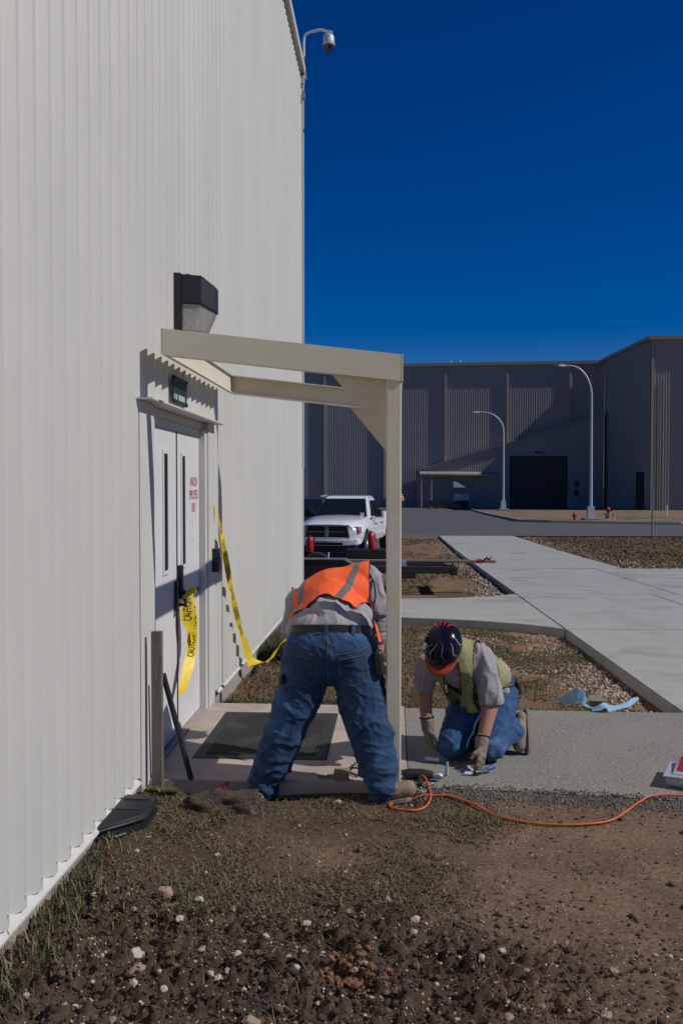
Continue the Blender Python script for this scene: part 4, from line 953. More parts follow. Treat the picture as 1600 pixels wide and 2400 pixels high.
for i in range(2, len(cps) - 2): cps[i].z = max(sum(cz[i - 2:i + 3]) / 5, cz[i] - .004)
bm = bmesh.new(); add_tube(bm, cps, .0062, 8)
tag(link('extension_cord', bm_mesh(bm), M['cordorange'], smooth=True), 'orange extension cord looping over the dirt to the right edge', 'cord')
gd = empty('power_tool', (.15, 5.28, 0), 'dark grey power tool lying on the apron at the end of the orange cord', 'power tool')
tube('motor_body', [(.055, 5.30, .03), (.09, 5.30, .032), (.17, 5.29, .032), (.23, 5.285, .03)], [.022, .030, .032, .022], M['darkmetal'], gd, n=12)
tube('gear_head', [(.225, 5.285, .03), (.27, 5.28, .028), (.285, 5.275, .022)], [.02, .022, .01], M['steel'], gd, n=12)
tube('spindle', [(.06, 5.30, .03), (-.0, 5.285, .022)], .008, M['steel'], gd); tube('side_handle', [(.15, 5.27, .03), (.16, 5.20, .02), (.15, 5.16, .012)], [.014, .015, .012], M['black'], gd)
def small(name, a, b, r, m, lab, cat, r2=None):
    bm = bmesh.new(); add_tube(bm, [a, b], [r, r2 or r], 8); return tag(link(name, bm_mesh(bm), m, smooth=True, auto=40), lab, cat)
small('white_tube', (.20, 5.665, .012), (.285, 5.64, .012), .013, M['whitepaint'], 'white cylindrical tube lying left of the kneeling knees', 'tube')
small('small_bottle', (.315, 5.39, .0), (.318, 5.39, .075), .012, M['bluecloth'], 'small pale bottle standing in front of the kneeling man', 'bottle', .007)
small('marker_pen', (.40, 5.47, .008), (.43, 5.44, .008), .008, M['bluep'], 'short blue marker lying near the left of the working hand', 'marker')
small('white_marker', (.445, 5.46, .03), (.475, 5.43, .01), .007, M['whitepaint'], 'white marker leaning beside the working hand', 'marker')
small('white_chip', (.42, 5.40, .008), (.46, 5.395, .008), .009, M['whitepaint'], 'flat white chip on the apron in the worker shadow', 'chip')
wr = empty('hand_tool', (.54, 5.44, 0), 'shiny ratchet tool held down on the apron by the gloved hand', 'hand tool')
tube('shaft', [(.49, 5.40, .012), (.60, 5.46, .03)], .009, M['chrome'], wr); tube('head', [(.478, 5.393, .014), (.505, 5.41, .014)], .017, M['darkmetal'], wr); tube('grip', [(.555, 5.435, .024), (.60, 5.46, .032)], .013, M['bluep'], wr)
# patch of broken white concrete beside the boot
M['rubble'] = mat('white_rubble', (.50, .47, .43), (.36, .33, .30), 10, .9, bump=.3, bscale=60)
# ------------------------------------------------------------------ PEOPLE
def prim_bm(bm, p):
    if p[0] == 'c':
        _, a, ra, b, rb = p; pts = []
        for c, r in ((a, ra), (b, rb)):
            t = bmesh.new(); bmesh.ops.create_icosphere(t, subdivisions=3, radius=r); pts += [v.co + Vector(c) for v in t.verts]; t.free()
        add_hull(bm, pts)
    else:
        _, c, rad, rot = p
        t = bmesh.new(); bmesh.ops.create_icosphere(t, subdivisions=4, radius=1); tm = bpy.data.meshes.new('tmp'); t.to_mesh(tm); t.free()
        tm.transform(Matrix.Translation(c) @ rot.to_4x4() @ Matrix.Diagonal((*rad, 1))); bm.from_mesh(tm); bpy.data.meshes.remove(tm)
I3 = Matrix.Identity(3)
def rotm(x=0, y=0, z=0): return Matrix.Rotation(R(z), 3, 'Z') @ Matrix.Rotation(R(y), 3, 'Y') @ Matrix.Rotation(R(x), 3, 'X')
def blob_mesh(prims, voxel, smooth=6, folds=None):
    bm = bmesh.new()
    for p in prims: prim_bm(bm, p)
    me = bpy.data.meshes.new('blob'); bm.to_mesh(me); bm.free()
    o = bpy.data.objects.new('blob', me); C.objects.link(o)
    r = o.modifiers.new('r', 'REMESH'); r.mode = 'VOXEL'; r.voxel_size = voxel
    s = o.modifiers.new('s', 'SMOOTH'); s.factor = .5; s.iterations = smooth
    dg = bpy.context.evaluated_depsgraph_get(); dg.update()
    out = bpy.data.meshes.new_from_object(o.evaluated_get(dg)); bpy.data.objects.remove(o); bpy.data.meshes.remove(me)
    if folds:
        nv = len(out.vertices); no = [v.normal.copy() for v in out.vertices]
        for v in out.vertices: v.co += no[v.index] * folds(v.co)
        out.update()
    return out
def blob(name, prims, voxel, m, parent, smooth=6, folds=None, cut=None):
    me = blob_mesh(prims, voxel, smooth, folds)
    if cut:
        bm = bmesh.new(); bm.from_mesh(me)
        bmesh.ops.delete(bm, geom=[v for v in bm.verts if cut(v.co)], context='VERTS')
        bm.to_mesh(me); bm.free()
    return wlink(name, me, m, parent, smooth=True)
def ridge(co, sc, d):  # sharp fold lines across direction d
    q = Vector((co.x * sc, co.y * sc, co.z * sc)); a = mnoise.noise(q + Vector(d) * 3.1)
    b = mnoise.noise(q * 2.3 + Vector((7, 1, 3)))
    return (1 - abs(a) * 2.6) * .7 + b * .3
def crease(c, sc, w=3.2):
    n_ = abs(mnoise.noise(Vector(c) * sc)); return max(0.0, 1 - n_ * w) ** 2
def hand(wrist, dirv, palm, s=1.0, curl=.9, thumb=1):
    """prims of a glove/hand: palm, four fingers, thumb; dirv along the hand, palm = palm normal"""
    w = Vector(wrist); d = Vector(dirv).normalized(); n = Vector(palm); n = (n - d * n.dot(d)).normalized(); sd = d.cross(n).normalized()
    P = [('c', w, .030 * s, w + d * .05 * s, .034 * s)]
    for k in (-1.5, -.5, .5, 1.5):
        P.append(('c', w + d * .03 * s + sd * k * .014 * s, .019 * s, w + d * .088 * s + sd * k * .021 * s, .015 * s))
    for k, L in ((-1.5, .062), (-.5, .078), (.5, .083), (1.5, .074)):
        a = w + d * .09 * s + sd * k * .022 * s; d1 = (d * math.cos(curl * .45) + n * math.sin(curl * .45)); b = a + d1 * L * .5 * s
        d2 = (d * math.cos(curl * 1.25) + n * math.sin(curl * 1.25)); c = b + d2 * L * .5 * s
        P += [('c', a, .0115 * s, b, .0105 * s), ('c', b, .0105 * s, c, .0085 * s)]
    t0 = w + d * .025 * s + sd * thumb * .03 * s; t1 = t0 + (d * .6 + sd * thumb * .6 + n * .5).normalized() * .042 * s; t2 = t1 + (d * .85 + n * .5).normalized() * .034 * s
    P += [('c', t0, .016 * s, t1, .0135 * s), ('c', t1, .0135 * s, t2, .010 * s)]
    return P

# ---------- the bending worker
p1 = empty('person', (-.38, 5.22, -.05), 'worker in orange mesh vest and jeans bending over with legs spread, seen from behind', 'person')
Vv = lambda *a: Vector(a)
body = [('e', Vv(-.37, 5.68, 1.03), (.20, .15, .11), rotm(0, -16, 0)), ('c', Vv(-.36, 5.3, .86), .14, Vv(-.37, 5.65, 1.0), .15),
        ('c', Vv(-.36, 5.78, 1.05), .06, Vv(-.34, 5.92, 1.03), .055), ('e', Vv(-.33, 5.99, .99), (.078, .11, .10), rotm(30, 0, 0)), ('c', Vv(-.33, 6.07, .93), .02, Vv(-.33, 6.085, .90), .018),
        ('e', Vv(-.405, 5.98, .98), (.012, .022, .03), I3), ('e', Vv(-.255, 5.98, .98), (.012, .022, .03), I3),
        ('c', Vv(-.15, 5.70, 1.09), .07, Vv(-.085, 5.66, .86), .05), ('c', Vv(-.085, 5.66, .86), .046, Vv(-.092, 5.60, .66), .032),
        ('c', Vv(-.60, 5.72, .96), .07, Vv(-.62, 5.74, .70), .05), ('c', Vv(-.62, 5.74, .70), .046, Vv(-.62, 5.66, .52), .032)]
body += hand((-.092, 5.60, .65), (.10, -.35, -1), (1, .2, 0), 1.0, .5, 1) + hand((-.62, 5.66, .52), (.1, -.3, -1), (.5, 0, .5), 1.0, .6, -1)
blob('body', body, .008, M['skin'], p1, 3)
blob('hair', [('e', Vv(-.33, 6.0, 1.01), (.085, .115, .10), rotm(30, 0, 0))], .012, M['hair'], p1, 3, cut=lambda c: c.z < .97)
# jeans
lpath = [(-.485, 5.25, .74, .150), (-.535, 5.235, .51, .140), (-.585, 5.215, .38, .125), (-.636, 5.20, .26, .117), (-.685, 5.20, .12, .110), (-.735, 5.20, .02, .092), (-.755, 5.20, -.045, .078)]
rpath = [(-.235, 5.25, .74, .150), (-.185, 5.23, .52, .145), (-.150, 5.20, .40, .133), (-.115, 5.16, .27, .122), (-.085, 5.12, .13, .110), (-.062, 5.08, .06, .094), (-.062, 5.055, .012, .080)]
def legp(path): return [('c', Vector(a[:3]), a[3], Vector(b[:3]), b[3]) for a, b in zip(path, path[1:])]
jp = legp(lpath) + legp(rpath) + [('e', Vv(-.36, 5.23, .77), (.255, .17, .15), I3), ('c', Vv(-.44, 5.24, .70), .15, Vv(-.28, 5.24, .70), .15), ('e', Vv(-.36, 5.28, .86), (.228, .165, .10), I3)]
def jfold(c):
    z = c.z; low = max(0, min(1, (.30 - z) / .25)); thigh = max(0, min(1, (.62 - z) / .2)) * (1 - low)
    r = ridge(Vector((c.x * 1.0, c.y, c.z * 2.6)), 7.5, (1, 0, 0))
    d = ridge(Vector((c.x * .8 + c.z * .9, c.y * .6, c.z * .8 - c.x * .5)), 6, (0, 1, 0))
    wv = mnoise.noise(Vector((c.x * 5, c.y * 5, c.z * 3))) * 2.2
    st = math.sin(c.z * 62 + c.x * 14 + wv * 1.6) * .5 + .5
    dg = Vector((c.x * .55 + c.z * .85, c.y, c.z * .35 - c.x * .5))
    k2 = crease((dg.x * .5, dg.y * .6, dg.z * 1.9), 8.5) ; k3 = crease((c.x * .7 - c.z * .5, c.y * .5, c.z * 1.3 + c.x), 11)
    return (st ** 1.5 - .4) * .012 * low * max(0, min(1, (.20 - z) / .08)) + (r - .35) * .013 * low + (k2 * .013 - .004) * (thigh + .5 * low) + k3 * .006 + (d - .4) * .010 * thigh
blob('jeans', jp, .007, M['denim'], p1, 4, jfold, cut=lambda c: c.z > .890 - .12 * (c.y - 5.12))
# seams, pockets, belt and loops follow the seat of the jeans
jeans_eval = {'prims': jp}
from mathutils.bvhtree import BVHTree
def bvh_of(o):
    me = o.data; off = o.parent.location
    return BVHTree.FromPolygons([v.co + off for v in me.vertices], [tuple(p.vertices) for p in me.polygons])
jo = [o for o in p1.children if o.name.startswith('jeans')][0]; jb = bvh_of(jo)
def on_back(x, z, off=.003, b=jb):
    h = b.ray_cast(Vector((x, 4.0, z)), Vector((0, 1, 0)))
    return (h[0] + h[1] * off) if h[0] else None
def seam(pts, rad, m, nm, b=jb, off=.0015):
    q = [on_back(x, z, off, b) for x, z in pts]; q = [p for p in q if p is not None]
    if len(q) < 2: return
    bm = bmesh.new(); add_tube(bm, q, rad, 5); return wlink(nm, bm_mesh(bm), m, p1)
M['thread'] = mat('seam_thread', (.15, .10, .06), (.12, .085, .055), 40, .9)
def dense(P, n=8): return [(a[0] + (b[0] - a[0]) * k / n, a[1] + (b[1] - a[1]) * k / n) for a, b in zip(P, P[1:]) for k in range(n)] + [P[-1]]
seam(dense([(-.365, .87), (-.365, .60), (-.366, .56)], 14), .0026, M['thread'], 'centre_seam')
for P in ([(-.60, .79), (-.48, .77), (-.42, .755)], [(-.29, .765), (-.19, .785), (-.12, .80)]): seam(dense(P), .0022, M['thread'], 'yoke_seam')
seam(dense([(-.575, .755), (-.425, .735), (-.43, .60), (-.50, .575), (-.585, .60), (-.575, .755)]), .0022, M['thread'], 'pocket')
seam(dense([(-.30, .735), (-.155, .755), (-.145, .62), (-.215, .585), (-.295, .605), (-.30, .735)]), .0022, M['thread'], 'pocket')
# belt
bm = bmesh.new(); rows = []
bprims = [('e', Vv(-.36, 5.27, .84), (.230, .166, .10), I3)]
for k in range(48):
    a = 2 * math.pi * k / 48
    zc = .872 - .03 * math.sin(a); x = -.36 + .226 * math.cos(a); y = 5.278 + .158 * math.sin(a)
    rows.append([bm.verts.new((x * 1 + .006 * math.cos(a) * s, y + .006 * math.sin(a) * s, zc + h)) for s, h in ((1, -.022), (1, .022), (-1, .022), (-1, -.022))])
for k in range(48):
    for j in range(4): bm.faces.new((rows[k][j], rows[k][(j + 1) % 4], rows[(k + 1) % 48][(j + 1) % 4], rows[(k + 1) % 48][j]))
wlink('belt', bm_mesh(bm), M['belt'], p1, smooth=True, auto=40)
for x, w in ((-.375, .021), (-.225, .019)):
    a = math.acos(max(-1, min(1, (x + .36) / .222))); y = 5.272 - .158 * math.sin(a) - .012
    bm = bmesh.new(); add_box(bm, (x - w / 2, y - .006, .842), (x + w / 2, y + .004, .925), None, .003); wlink('belt_loop', bm_mesh(bm), M['denim2'], p1)
blob('holster', [('c', Vv(-.085, 5.14, .755), .028, Vv(-.075, 5.14, .655), .03), ('c', Vv(-.085, 5.16, .755), .028, Vv(-.075, 5.16, .655), .03)], .008, M['black'], p1, 3)
box('tool_pouch', (-.64, 5.10, .585), (-.615, 5.16, .64), M['black'], p1, .008)
# boots
def boot(parent, heel, toe, h=.13, r=.045):
    he, to = Vector(heel), Vector(toe); d = (to - he).normalized(); up = Vector((0, 0, 1))
    blob('boot', [('c', he + up * (r + .02), r * .95, to + up * (r + .012), r), ('c', he + up * r, r * .9, he + up * h, r * 1.05), ('c', he.lerp(to, .35) + up * .075, r * .95, he + up * h, r), ('c', he.lerp(to, .6) + up * .058, r * 1.0, he + up * .09, r)], .007, M['leather'], parent, 4)
    sd = d.cross(up); pts = []
    for t, w in ((-.045, .028), (0, .042), (.12, .042), (.19, .05), (.25, .048), (.305, .03)):
        L = (to - he).length; f = t / .27 * L
        for s in (-1, 1):
            for z in (.0, .026): pts.append(he + d * f + sd * s * w + up * z)
    hull('boot_sole', pts, M['sole'], parent, .004)
boot(p1, (-.76, 5.20, -.105), (-.80, 5.42, -.085), .085, .040)
boot(p1, (-.065, 5.04, -.062), (.082, 5.05, -.035), .085, .048)
# shirt
sp = [('e', Vv(-.36, 5.31, .885), (.248, .175, .12), I3), ('e', Vv(-.365, 5.46, .91), (.245, .19, .125), rotm(14, -6, 0)), ('e', Vv(-.37, 5.66, 1.02), (.255, .17, .15), rotm(20, -17, 0)),
      ('c', Vv(-.365, 5.31, .885), .15, Vv(-.37, 5.62, .99), .16), ('c', Vv(-.17, 5.68, 1.12), .10, Vv(-.115, 5.67, .985), .082), ('c', Vv(-.115, 5.67, .985), .080, Vv(-.100, 5.665, .955), .082),
      ('c', Vv(-.58, 5.70, .97), .10, Vv(-.63, 5.74, .80), .08), ('c', Vv(-.58, 5.45, .84), .06, Vv(-.60, 5.33, .84), .035)]
def sfold(c):
    a = ridge(Vector((c.x * 2.4 + c.y * .5, c.y * .9, c.z * .8)), 4.5, (1, 0, 1))
    return (a - .4) * .011 + crease((c.x * 1.6 + c.y * .4, c.y * .7, c.z), 7) * .010 - .003
def hem(c):
    zh = .908 - .05 * (c.x + .36) ** 2 * 8 - .9 * max(0, -.50 - c.x) - .006 * math.sin(c.x * 38)
    return (c.z < zh and c.y < 5.40) or c.z < .70
    back = (c.y < 5.155 + .02 * math.sin(c.x * 22) + (.10 * (c.x + .36) ** 2) )
    low = c.z < .845 and c.y < 5.45 and c.x > -.55
    return back and c.z < .90 and False or (c.z < (.862 + .5 * max(0, c.x + .25) * 0 - .55 * max(0, -.45 - c.x)) and c.y < 5.36) or c.z < .70
blob('shirt', sp, .0075, M['shirt'], p1, 4, sfold, cut=hem)
# long under-sleeve, right arm
blob('sleeve', [('c', Vv(-.105, 5.665, .98), .055, Vv(-.085, 5.66, .86), .054), ('c', Vv(-.085, 5.66, .86), .054, Vv(-.090, 5.62, .765), .047)], .006, mat('grey_knit', (.23, .22, .225), (.17, .16, .165), 20, .9, bump=.3), p1, 3, lambda c: (ridge(Vector((c.x, c.y, c.z * 4)), 9, (0, 0, 1)) - .4) * .008)
# vest, stripes and binding
M['vestmats'] = [M['orangevest'], M['binding'], M['reflect']]
vp = [('e', Vv(-.365, 5.46, .91), (.260, .204, .142), rotm(14, -6, 0)), ('e', Vv(-.37, 5.66, 1.02), (.272, .186, .168), rotm(20, -19, 0)), ('c', Vv(-.365, 5.31, .885), .164, Vv(-.37, 5.62, .99), .177), ('c', Vv(-.30, 5.69, 1.08), .12, Vv(-.165, 5.69, 1.125), .114)]
vme = blob_mesh(vp, .007, 4, lambda c: (ridge(Vector((c.x * 1.6, c.y * 1.2, c.z)), 5, (1, 0, 1)) - .4) * .008)
def vhem(c):  # signed distance-ish: >0 keep
    yh = 5.385 + .03 * math.exp(-((c.x + .40) / .045) ** 2) - .075 * max(0, 1 - ((c.x + .36) / .22) ** 2) - .03 * (c.x + .37) + 1.4 * max(0, c.x + .215)
    a = c.y - yh; b = -.138 - c.x; e = c.z - .86
    return min(a, b, e)
bm = bmesh.new(); bm.from_mesh(vme); bpy.data.meshes.remove(vme)
bmesh.ops.delete(bm, geom=[v for v in bm.verts if vhem(v.co) < 0 or v.co.z < .8], context='VERTS')
bmesh.ops.delete(bm, geom=[v for v in bm.verts if v.normal.z < -.35], context='VERTS')
for f in bm.faces:
    c = f.calc_center_median()
    if vhem(c) < .011: f.material_index = 1
    else:
        xs_ = -.285 + .30 * (c.y - 5.45)
        if abs(c.x - xs_) < .022: f.material_index = 2
        xs2 = -.575 + .10 * (c.y - 5.45)
        if abs(c.x - xs2) < .020: f.material_index = 2
mv = bpy.data.meshes.new('vest'); bm.to_mesh(mv); bm.free()
wlink('vest', mv, M['vestmats'], p1, smooth=True)
tube('vest_strap', [(-.145, 5.60, 1.165), (-.118, 5.59, 1.11), (-.108, 5.56, 1.04), (-.12, 5.50, .97)], .006, M['binding'], p1)
bm = bmesh.new(); add_hull(bm, [(-.115, 5.50, .86), (-.098, 5.52, .86), (-.085, 5.46, .77), (-.07, 5.48, .77), (-.118, 5.49, .90)]); wlink('vest_flap', bm_mesh(bm), M['orangevest'], p1)

# ---------- the kneeling worker
p2 = empty('person', (.55, 5.8, 0), 'kneeling worker in dark flame hard hat, lime vest and work gloves, head bowed', 'person')
F = Vector((-.20, -.62, -.76)).normalized(); U = Vector((-.12, -.74, .66)); U = (U - F * U.dot(F)).normalized(); Rr = F.cross(U)
HR = Matrix((Rr, F, U)).transposed()
hc = Vector((.300, 5.53, .735))
hl_ = lambda x, f, u: hc + Rr * x + F * f + U * u
b2 = [('e', hl_(0, .01, -.02), (.078, .098, .115), HR), ('c', hl_(0, .10, -.04), .018, hl_(0, .112, -.055), .016), ('e', hl_(-.078, 0, -.03), (.012, .02, .032), HR), ('e', hl_(.078, 0, -.03), (.012, .02, .032), HR), ('c', hl_(0, .07, -.11), .035, hl_(0, .03, -.10), .05),
      ('e', hl_(-.032, .093, -.022), (.012, .008, .007), HR), ('e', hl_(.032, .093, -.022), (.012, .008, .007), HR),
      ('c', hl_(0, -.03, -.09), .055, Vv(.39, 5.72, .68), .065), ('c', Vv(.40, 5.76, .62), .13, Vv(.58, 5.98, .42), .13), ('c', Vv(.25, 5.77, .58), .07, Vv(.54, 5.75, .64), .07),
      ('c', Vv(.56, 5.74, .62), .066, Vv(.600, 5.68, .35), .052), ('c', Vv(.600, 5.68, .35), .050, Vv(.535, 5.57, .13), .034),
      ('c', Vv(.205, 5.77, .56), .062, Vv(.195, 5.74, .36), .048), ('c', Vv(.195, 5.74, .36), .046, Vv(.213, 5.70, .22), .033)]
blob('body', b2, .008, M['skin'], p2, 3)
for nm, w_, d_, pn, th, cu in (('glove', (.535, 5.565, .135), (-.12, -.55, -1), (-.9, .5, 0), -1, .9), ('glove', (.212, 5.70, .215), (.10, -.15, -1), (.9, .3, 0), 1, .75)):
    dn = Vector(d_).normalized(); w3 = Vector(w_)
    blob(nm, hand(w3 + dn * .02, d_, pn, .97, cu, th) + [('c', w3 - dn * .03, .043, w3 + dn * .02, .039)], .005, M['glove'], p2, 2, lambda c: (ridge(c, 22, (0, 0, 1)) - .4) * .004)
    cu_ = bmesh.new(); ring = []
    a1 = dn.orthogonal().normalized(); a2 = dn.cross(a1); cc = w3 - dn * .045
    add_tube(cu_, [cc + (a1 * math.cos(t) + a2 * math.sin(t)) * .043 for t in [2 * math.pi * k / 16 for k in range(17)]], .005, 6, False); wlink('cuff', bm_mesh(cu_), M['binding'], p2, smooth=True)
# shirt
s2 = [('c', Vv(.40, 5.77, .60), .150, Vv(.60, 6.0, .44), .155), ('c', Vv(.30, 5.78, .575), .10, Vv(.52, 5.76, .62), .105), ('e', Vv(.42, 5.77, .58), (.19, .13, .13), rotm(0, -10, 0)),
      ('c', Vv(.545, 5.745, .62), .092, Vv(.600, 5.70, .42), .078), ('c', Vv(.600, 5.70, .42), .078, Vv(.606, 5.69, .375), .080), ('c', Vv(.22, 5.775, .57), .085, Vv(.195, 5.755, .46), .068), ('c', Vv(.195, 5.755, .46), .068, Vv(.195, 5.75, .44), .07), ('c', Vv(.62, 6.02, .44), .15, Vv(.66, 6.0, .36), .145),
      ('c', Vv(.40, 5.72, .68), .07, Vv(.36, 5.66, .70), .062)]
blob('shirt', s2, .0075, M['shirt'], p2, 4, lambda c: (ridge(Vector((c.x * 1.6, c.y * 1.2, c.z * .9)), 6.5, (1, 0, 0)) - .4) * .009 + crease((c.x * 1.8, c.y, c.z * .7), 8) * .010 - .003, cut=lambda c: (c.z < .33) or (c.z < .36 and c.x > .55 and c.y < 5.76) or (c.z < .42 and c.x < .29))
# vest: shell over the shirt without the arms, open front
v2p = [('c', Vv(.40, 5.77, .60), .163, Vv(.60, 6.0, .44), .165), ('c', Vv(.30, 5.78, .575), .113, Vv(.50, 5.765, .62), .12), ('e', Vv(.42, 5.77, .58), (.205, .145, .145), rotm(0, -10, 0)), ('c', Vv(.40, 5.72, .68), .08, Vv(.37, 5.68, .69), .075),
       ('c', Vv(.36, 5.72, .50), .085, Vv(.40, 5.76, .36), .065), ('c', Vv(.50, 5.72, .48), .075, Vv(.50, 5.74, .30), .05)]
vme = blob_mesh(v2p, .007, 4, lambda c: (ridge(Vector((c.x * 1.4, c.y, c.z)), 6, (1, 0, 1)) - .4) * .008)
armA = (Vv(.585, 5.735, .62), Vv(.615, 5.70, .42)); armB = (Vv(.20, 5.775, .57), Vv(.19, 5.75, .44))
def segd(c, s):
    a, b = s; t = max(0, min(1, (c - a).dot(b - a) / (b - a).length_squared)); return (c - a - (b - a) * t).length
def v2keep(c):
    d = min(segd(c, armA) - .128, segd(c, armB) - .108)
    # front opening: wedge from the collar down the chest, on the camera side
    fr = 1.0
    if c.y < 5.80 and c.z < .66:
        cx = .345 + .12 * (.62 - c.z); fr = abs(c.x - cx) - (.045 if c.z > .40 else .03)
    return min(d, fr, c.z - .285)
bm = bmesh.new(); bm.from_mesh(vme); bpy.data.meshes.remove(vme)
bmesh.ops.delete(bm, geom=[v for v in bm.verts if v2keep(v.co) < 0], context='VERTS')
for f in bm.faces:
    c = f.calc_center_median()
    if v2keep(c) < .009: f.material_index = 1
mv = bpy.data.meshes.new('vest'); bm.to_mesh(mv); bm.free()
wlink('vest', mv, [M['limevest'], M['binding']], p2, smooth=True)
# jeans: two folded legs
A = [((.545, 6.0, .34), .135, (.445, 5.84, .25), .112), ((.445, 5.84, .25), .112, (.355, 5.68, .098), .092), ((.355, 5.68, .098), .090, (.52, 5.95, .10), .090), ((.52, 5.95, .10), .088, (.66, 6.12, .10), .07)]
Bl = [((.70, 6.0, .35), .125, (.665, 5.84, .235), .102), ((.665, 5.84, .235), .102, (.600, 5.66, .088), .084), ((.600, 5.66, .088), .084, (.68, 5.80, .115), .085), ((.68, 5.80, .115), .085, (.765, 5.87, .145), .078)]
mkl = lambda L: [('c', Vector(a), ra, Vector(b), rb) for a, ra, b, rb in L]
j2 = [('c', Vv(.56, 6.03, .38), .135, Vv(.69, 6.02, .38), .13)]
def j2fold(c): return (ridge(Vector((c.x * 1.5, c.y, c.z * 1.6)), 8, (1, 0, 1)) - .4) * .008 + crease((c.x * 1.2 - c.y * .4, c.y * .8, c.z * 1.5), 8) * .010 - .004
blob('jeans', mkl(A) + mkl(Bl) + j2, .007, M['denim2'], p2, 4, j2fold, cut=lambda c: c.z > .47)
bm = bmesh.new(); add_tube(bm, [Vv(.60, 5.87, .40), Vv(.67, 5.86, .41), Vv(.755, 5.92, .42), Vv(.80, 6.0, .43), Vv(.79, 6.1, .43)], .016, 6); wlink('belt', bm_mesh(bm), M['belt'], p2, smooth=True)
blob('phone_pouch', [('c', Vv(.80, 5.95, .43), .018, Vv(.81, 5.95, .37), .02)], .007, M['black'], p2, 2)
# boots: toes on the ground, soles facing right
def kboot(ank, toe, sole):
    a, t, n = Vector(ank), Vector(toe), Vector(sole).normalized(); d = (t - a).normalized(); sd = d.cross(n)
    blob('boot', [('c', a, .052, a + d * .06, .05), ('c', a + d * .03 - n * .0, .05, t, .044), ('c', a - d * .05 + n * .02, .040, a + d * .05, .046)], .007, M['leather'], p2, 4)
    pts = []
    for f, w in ((-.095, .026), (-.06, .036), (.03, .034), (.09, .046), (.15, .044), (.19, .026)):
        for s in (-1, 1):
            for k in (.045, .066): pts.append(a + d * f + sd * s * w + n * k)
    hull('boot_sole', pts, M['sole'], p2, .004)
kboot((.80, 5.885, .165), (.800, 5.845, .055), (1, .35, .25))
kboot((.74, 6.18, .15), (.83, 6.22, .05), (.7, .6, .4))
# helmet
hp = [('e', hl_(0, .0, .035), (.118, .142, .108), HR)]
hel = blob('helmet', hp, .007, mat('helmet_shell', (.008, .010, .024), (.005, .006, .010), 12, .16, spec=.16), p2, 3, cut=lambda c: (c - hc).dot(U) < -.005)
def hpt(az, el, off=.002):  # point on the helmet shell
    x, f, u = .118 * math.cos(el) * math.sin(az), .142 * math.cos(el) * math.cos(az), .108 * math.sin(el)
    n = Vector((x / .118 ** 2, f / .142 ** 2, u / .108 ** 2)).normalized(); q = Vector((x, f, u)) + n * off
    return hl_(q.x, q.y, q.z + .035)
def hsub(name, me, m):
    me.transform(Matrix.Translation(-Vector(p2.location))); return link(name, me, m, hel, smooth=True)
bm = bmesh.new(); rows = []
for k in range(21):
    az = R(-62 + 124 * k / 20); ext = .062 * math.cos(az * 1.35) ** .7 if abs(az * 1.35) < math.pi / 2 else 0.0
    a = hpt(az, R(-16)); b = a + (F * .93 - U * .30) * ext
    rows.append([bm.verts.new(a), bm.verts.new(b), bm.verts.new(b - U * .005), bm.verts.new(a - U * .006)])
for r0, r1 in zip(rows, rows[1:]):
    for j in range(4): bm.faces.new((r0[j], r0[(j + 1) % 4], r1[(j + 1) % 4], r1[j]))
bm.faces.new(rows[0]); bm.faces.new(rows[-1][::-1])
M['helorange'] = mat('orange_brim', (.42, .055, .02), (.34, .042, .016), 9, .4)
hsub('brim', bm_mesh(bm), M['helorange'])
def patch(f, m, nm, n=14):
    """strip on the shell: f(t)->(az,el,halfwidth)"""
    bm = bmesh.new(); prev = None
    for k in range(n + 1):
        az, el, w = f(k / n); az2, el2, _ = f(min(1, k / n + .02)); az0, el0, _ = f(max(0, k / n - .02))
        da, de = az2 - az0, el2 - el0; L = math.hypot(da, de) or 1
        r = [bm.verts.new(hpt(R(az + s * w * de / L), R(el - s * w * da / L), .0022)) for s in (-1, 0, 1)]
        if prev:
            for j in range(2): bm.faces.new((prev[j], prev[j + 1], r[j + 1], r[j]))
        prev = r
    hsub(nm, bm_mesh(bm), m)
M['flame'] = mat('white_flame', (.26, .27, .29), (.16, .17, .19), 14, .3)
tap = lambda t: math.sin(math.pi * min(.999, max(.001, t))) ** .7
for a0, a1, e0, e1, w in ((-25, -8, 12, 70, 1.6), (18, 30, 8, 66, 2.6), (55, 48, 5, 60, 2.2), (-60, -50, 4, 58, 2.0), (-95, -80, 8, 60, 2.0), (85, 95, 8, 55, 2.4)):
    patch(lambda t, a0=a0, a1=a1, e0=e0, e1=e1, w=w: (a0 + (a1 - a0) * t + 9 * math.sin(t * 5), e0 + (e1 - e0) * t, w * tap(t)), M['flame'], 'flame_stripe')
for a0 in (-150, -172, 168, 148): patch(lambda t, a0=a0: (a0 + 6 * math.sin(t * 6), 10 + 52 * t, 7 * tap(t * .8 + .1)), M['hyd'], 'red_flame')
patch(lambda t: (40 + 70 * t, -3 + 6 * math.sin(3 * t), 3.0 * tap(t)), M['helorange'], 'orange_trim')
M['decal'] = mat('white_decal', (.75, .76, .78), (.7, .7, .72), 9, .3)
patch(lambda t: (62, 14 + 26 * t, 8 * tap(t)), M['decal'], 'round_decal')

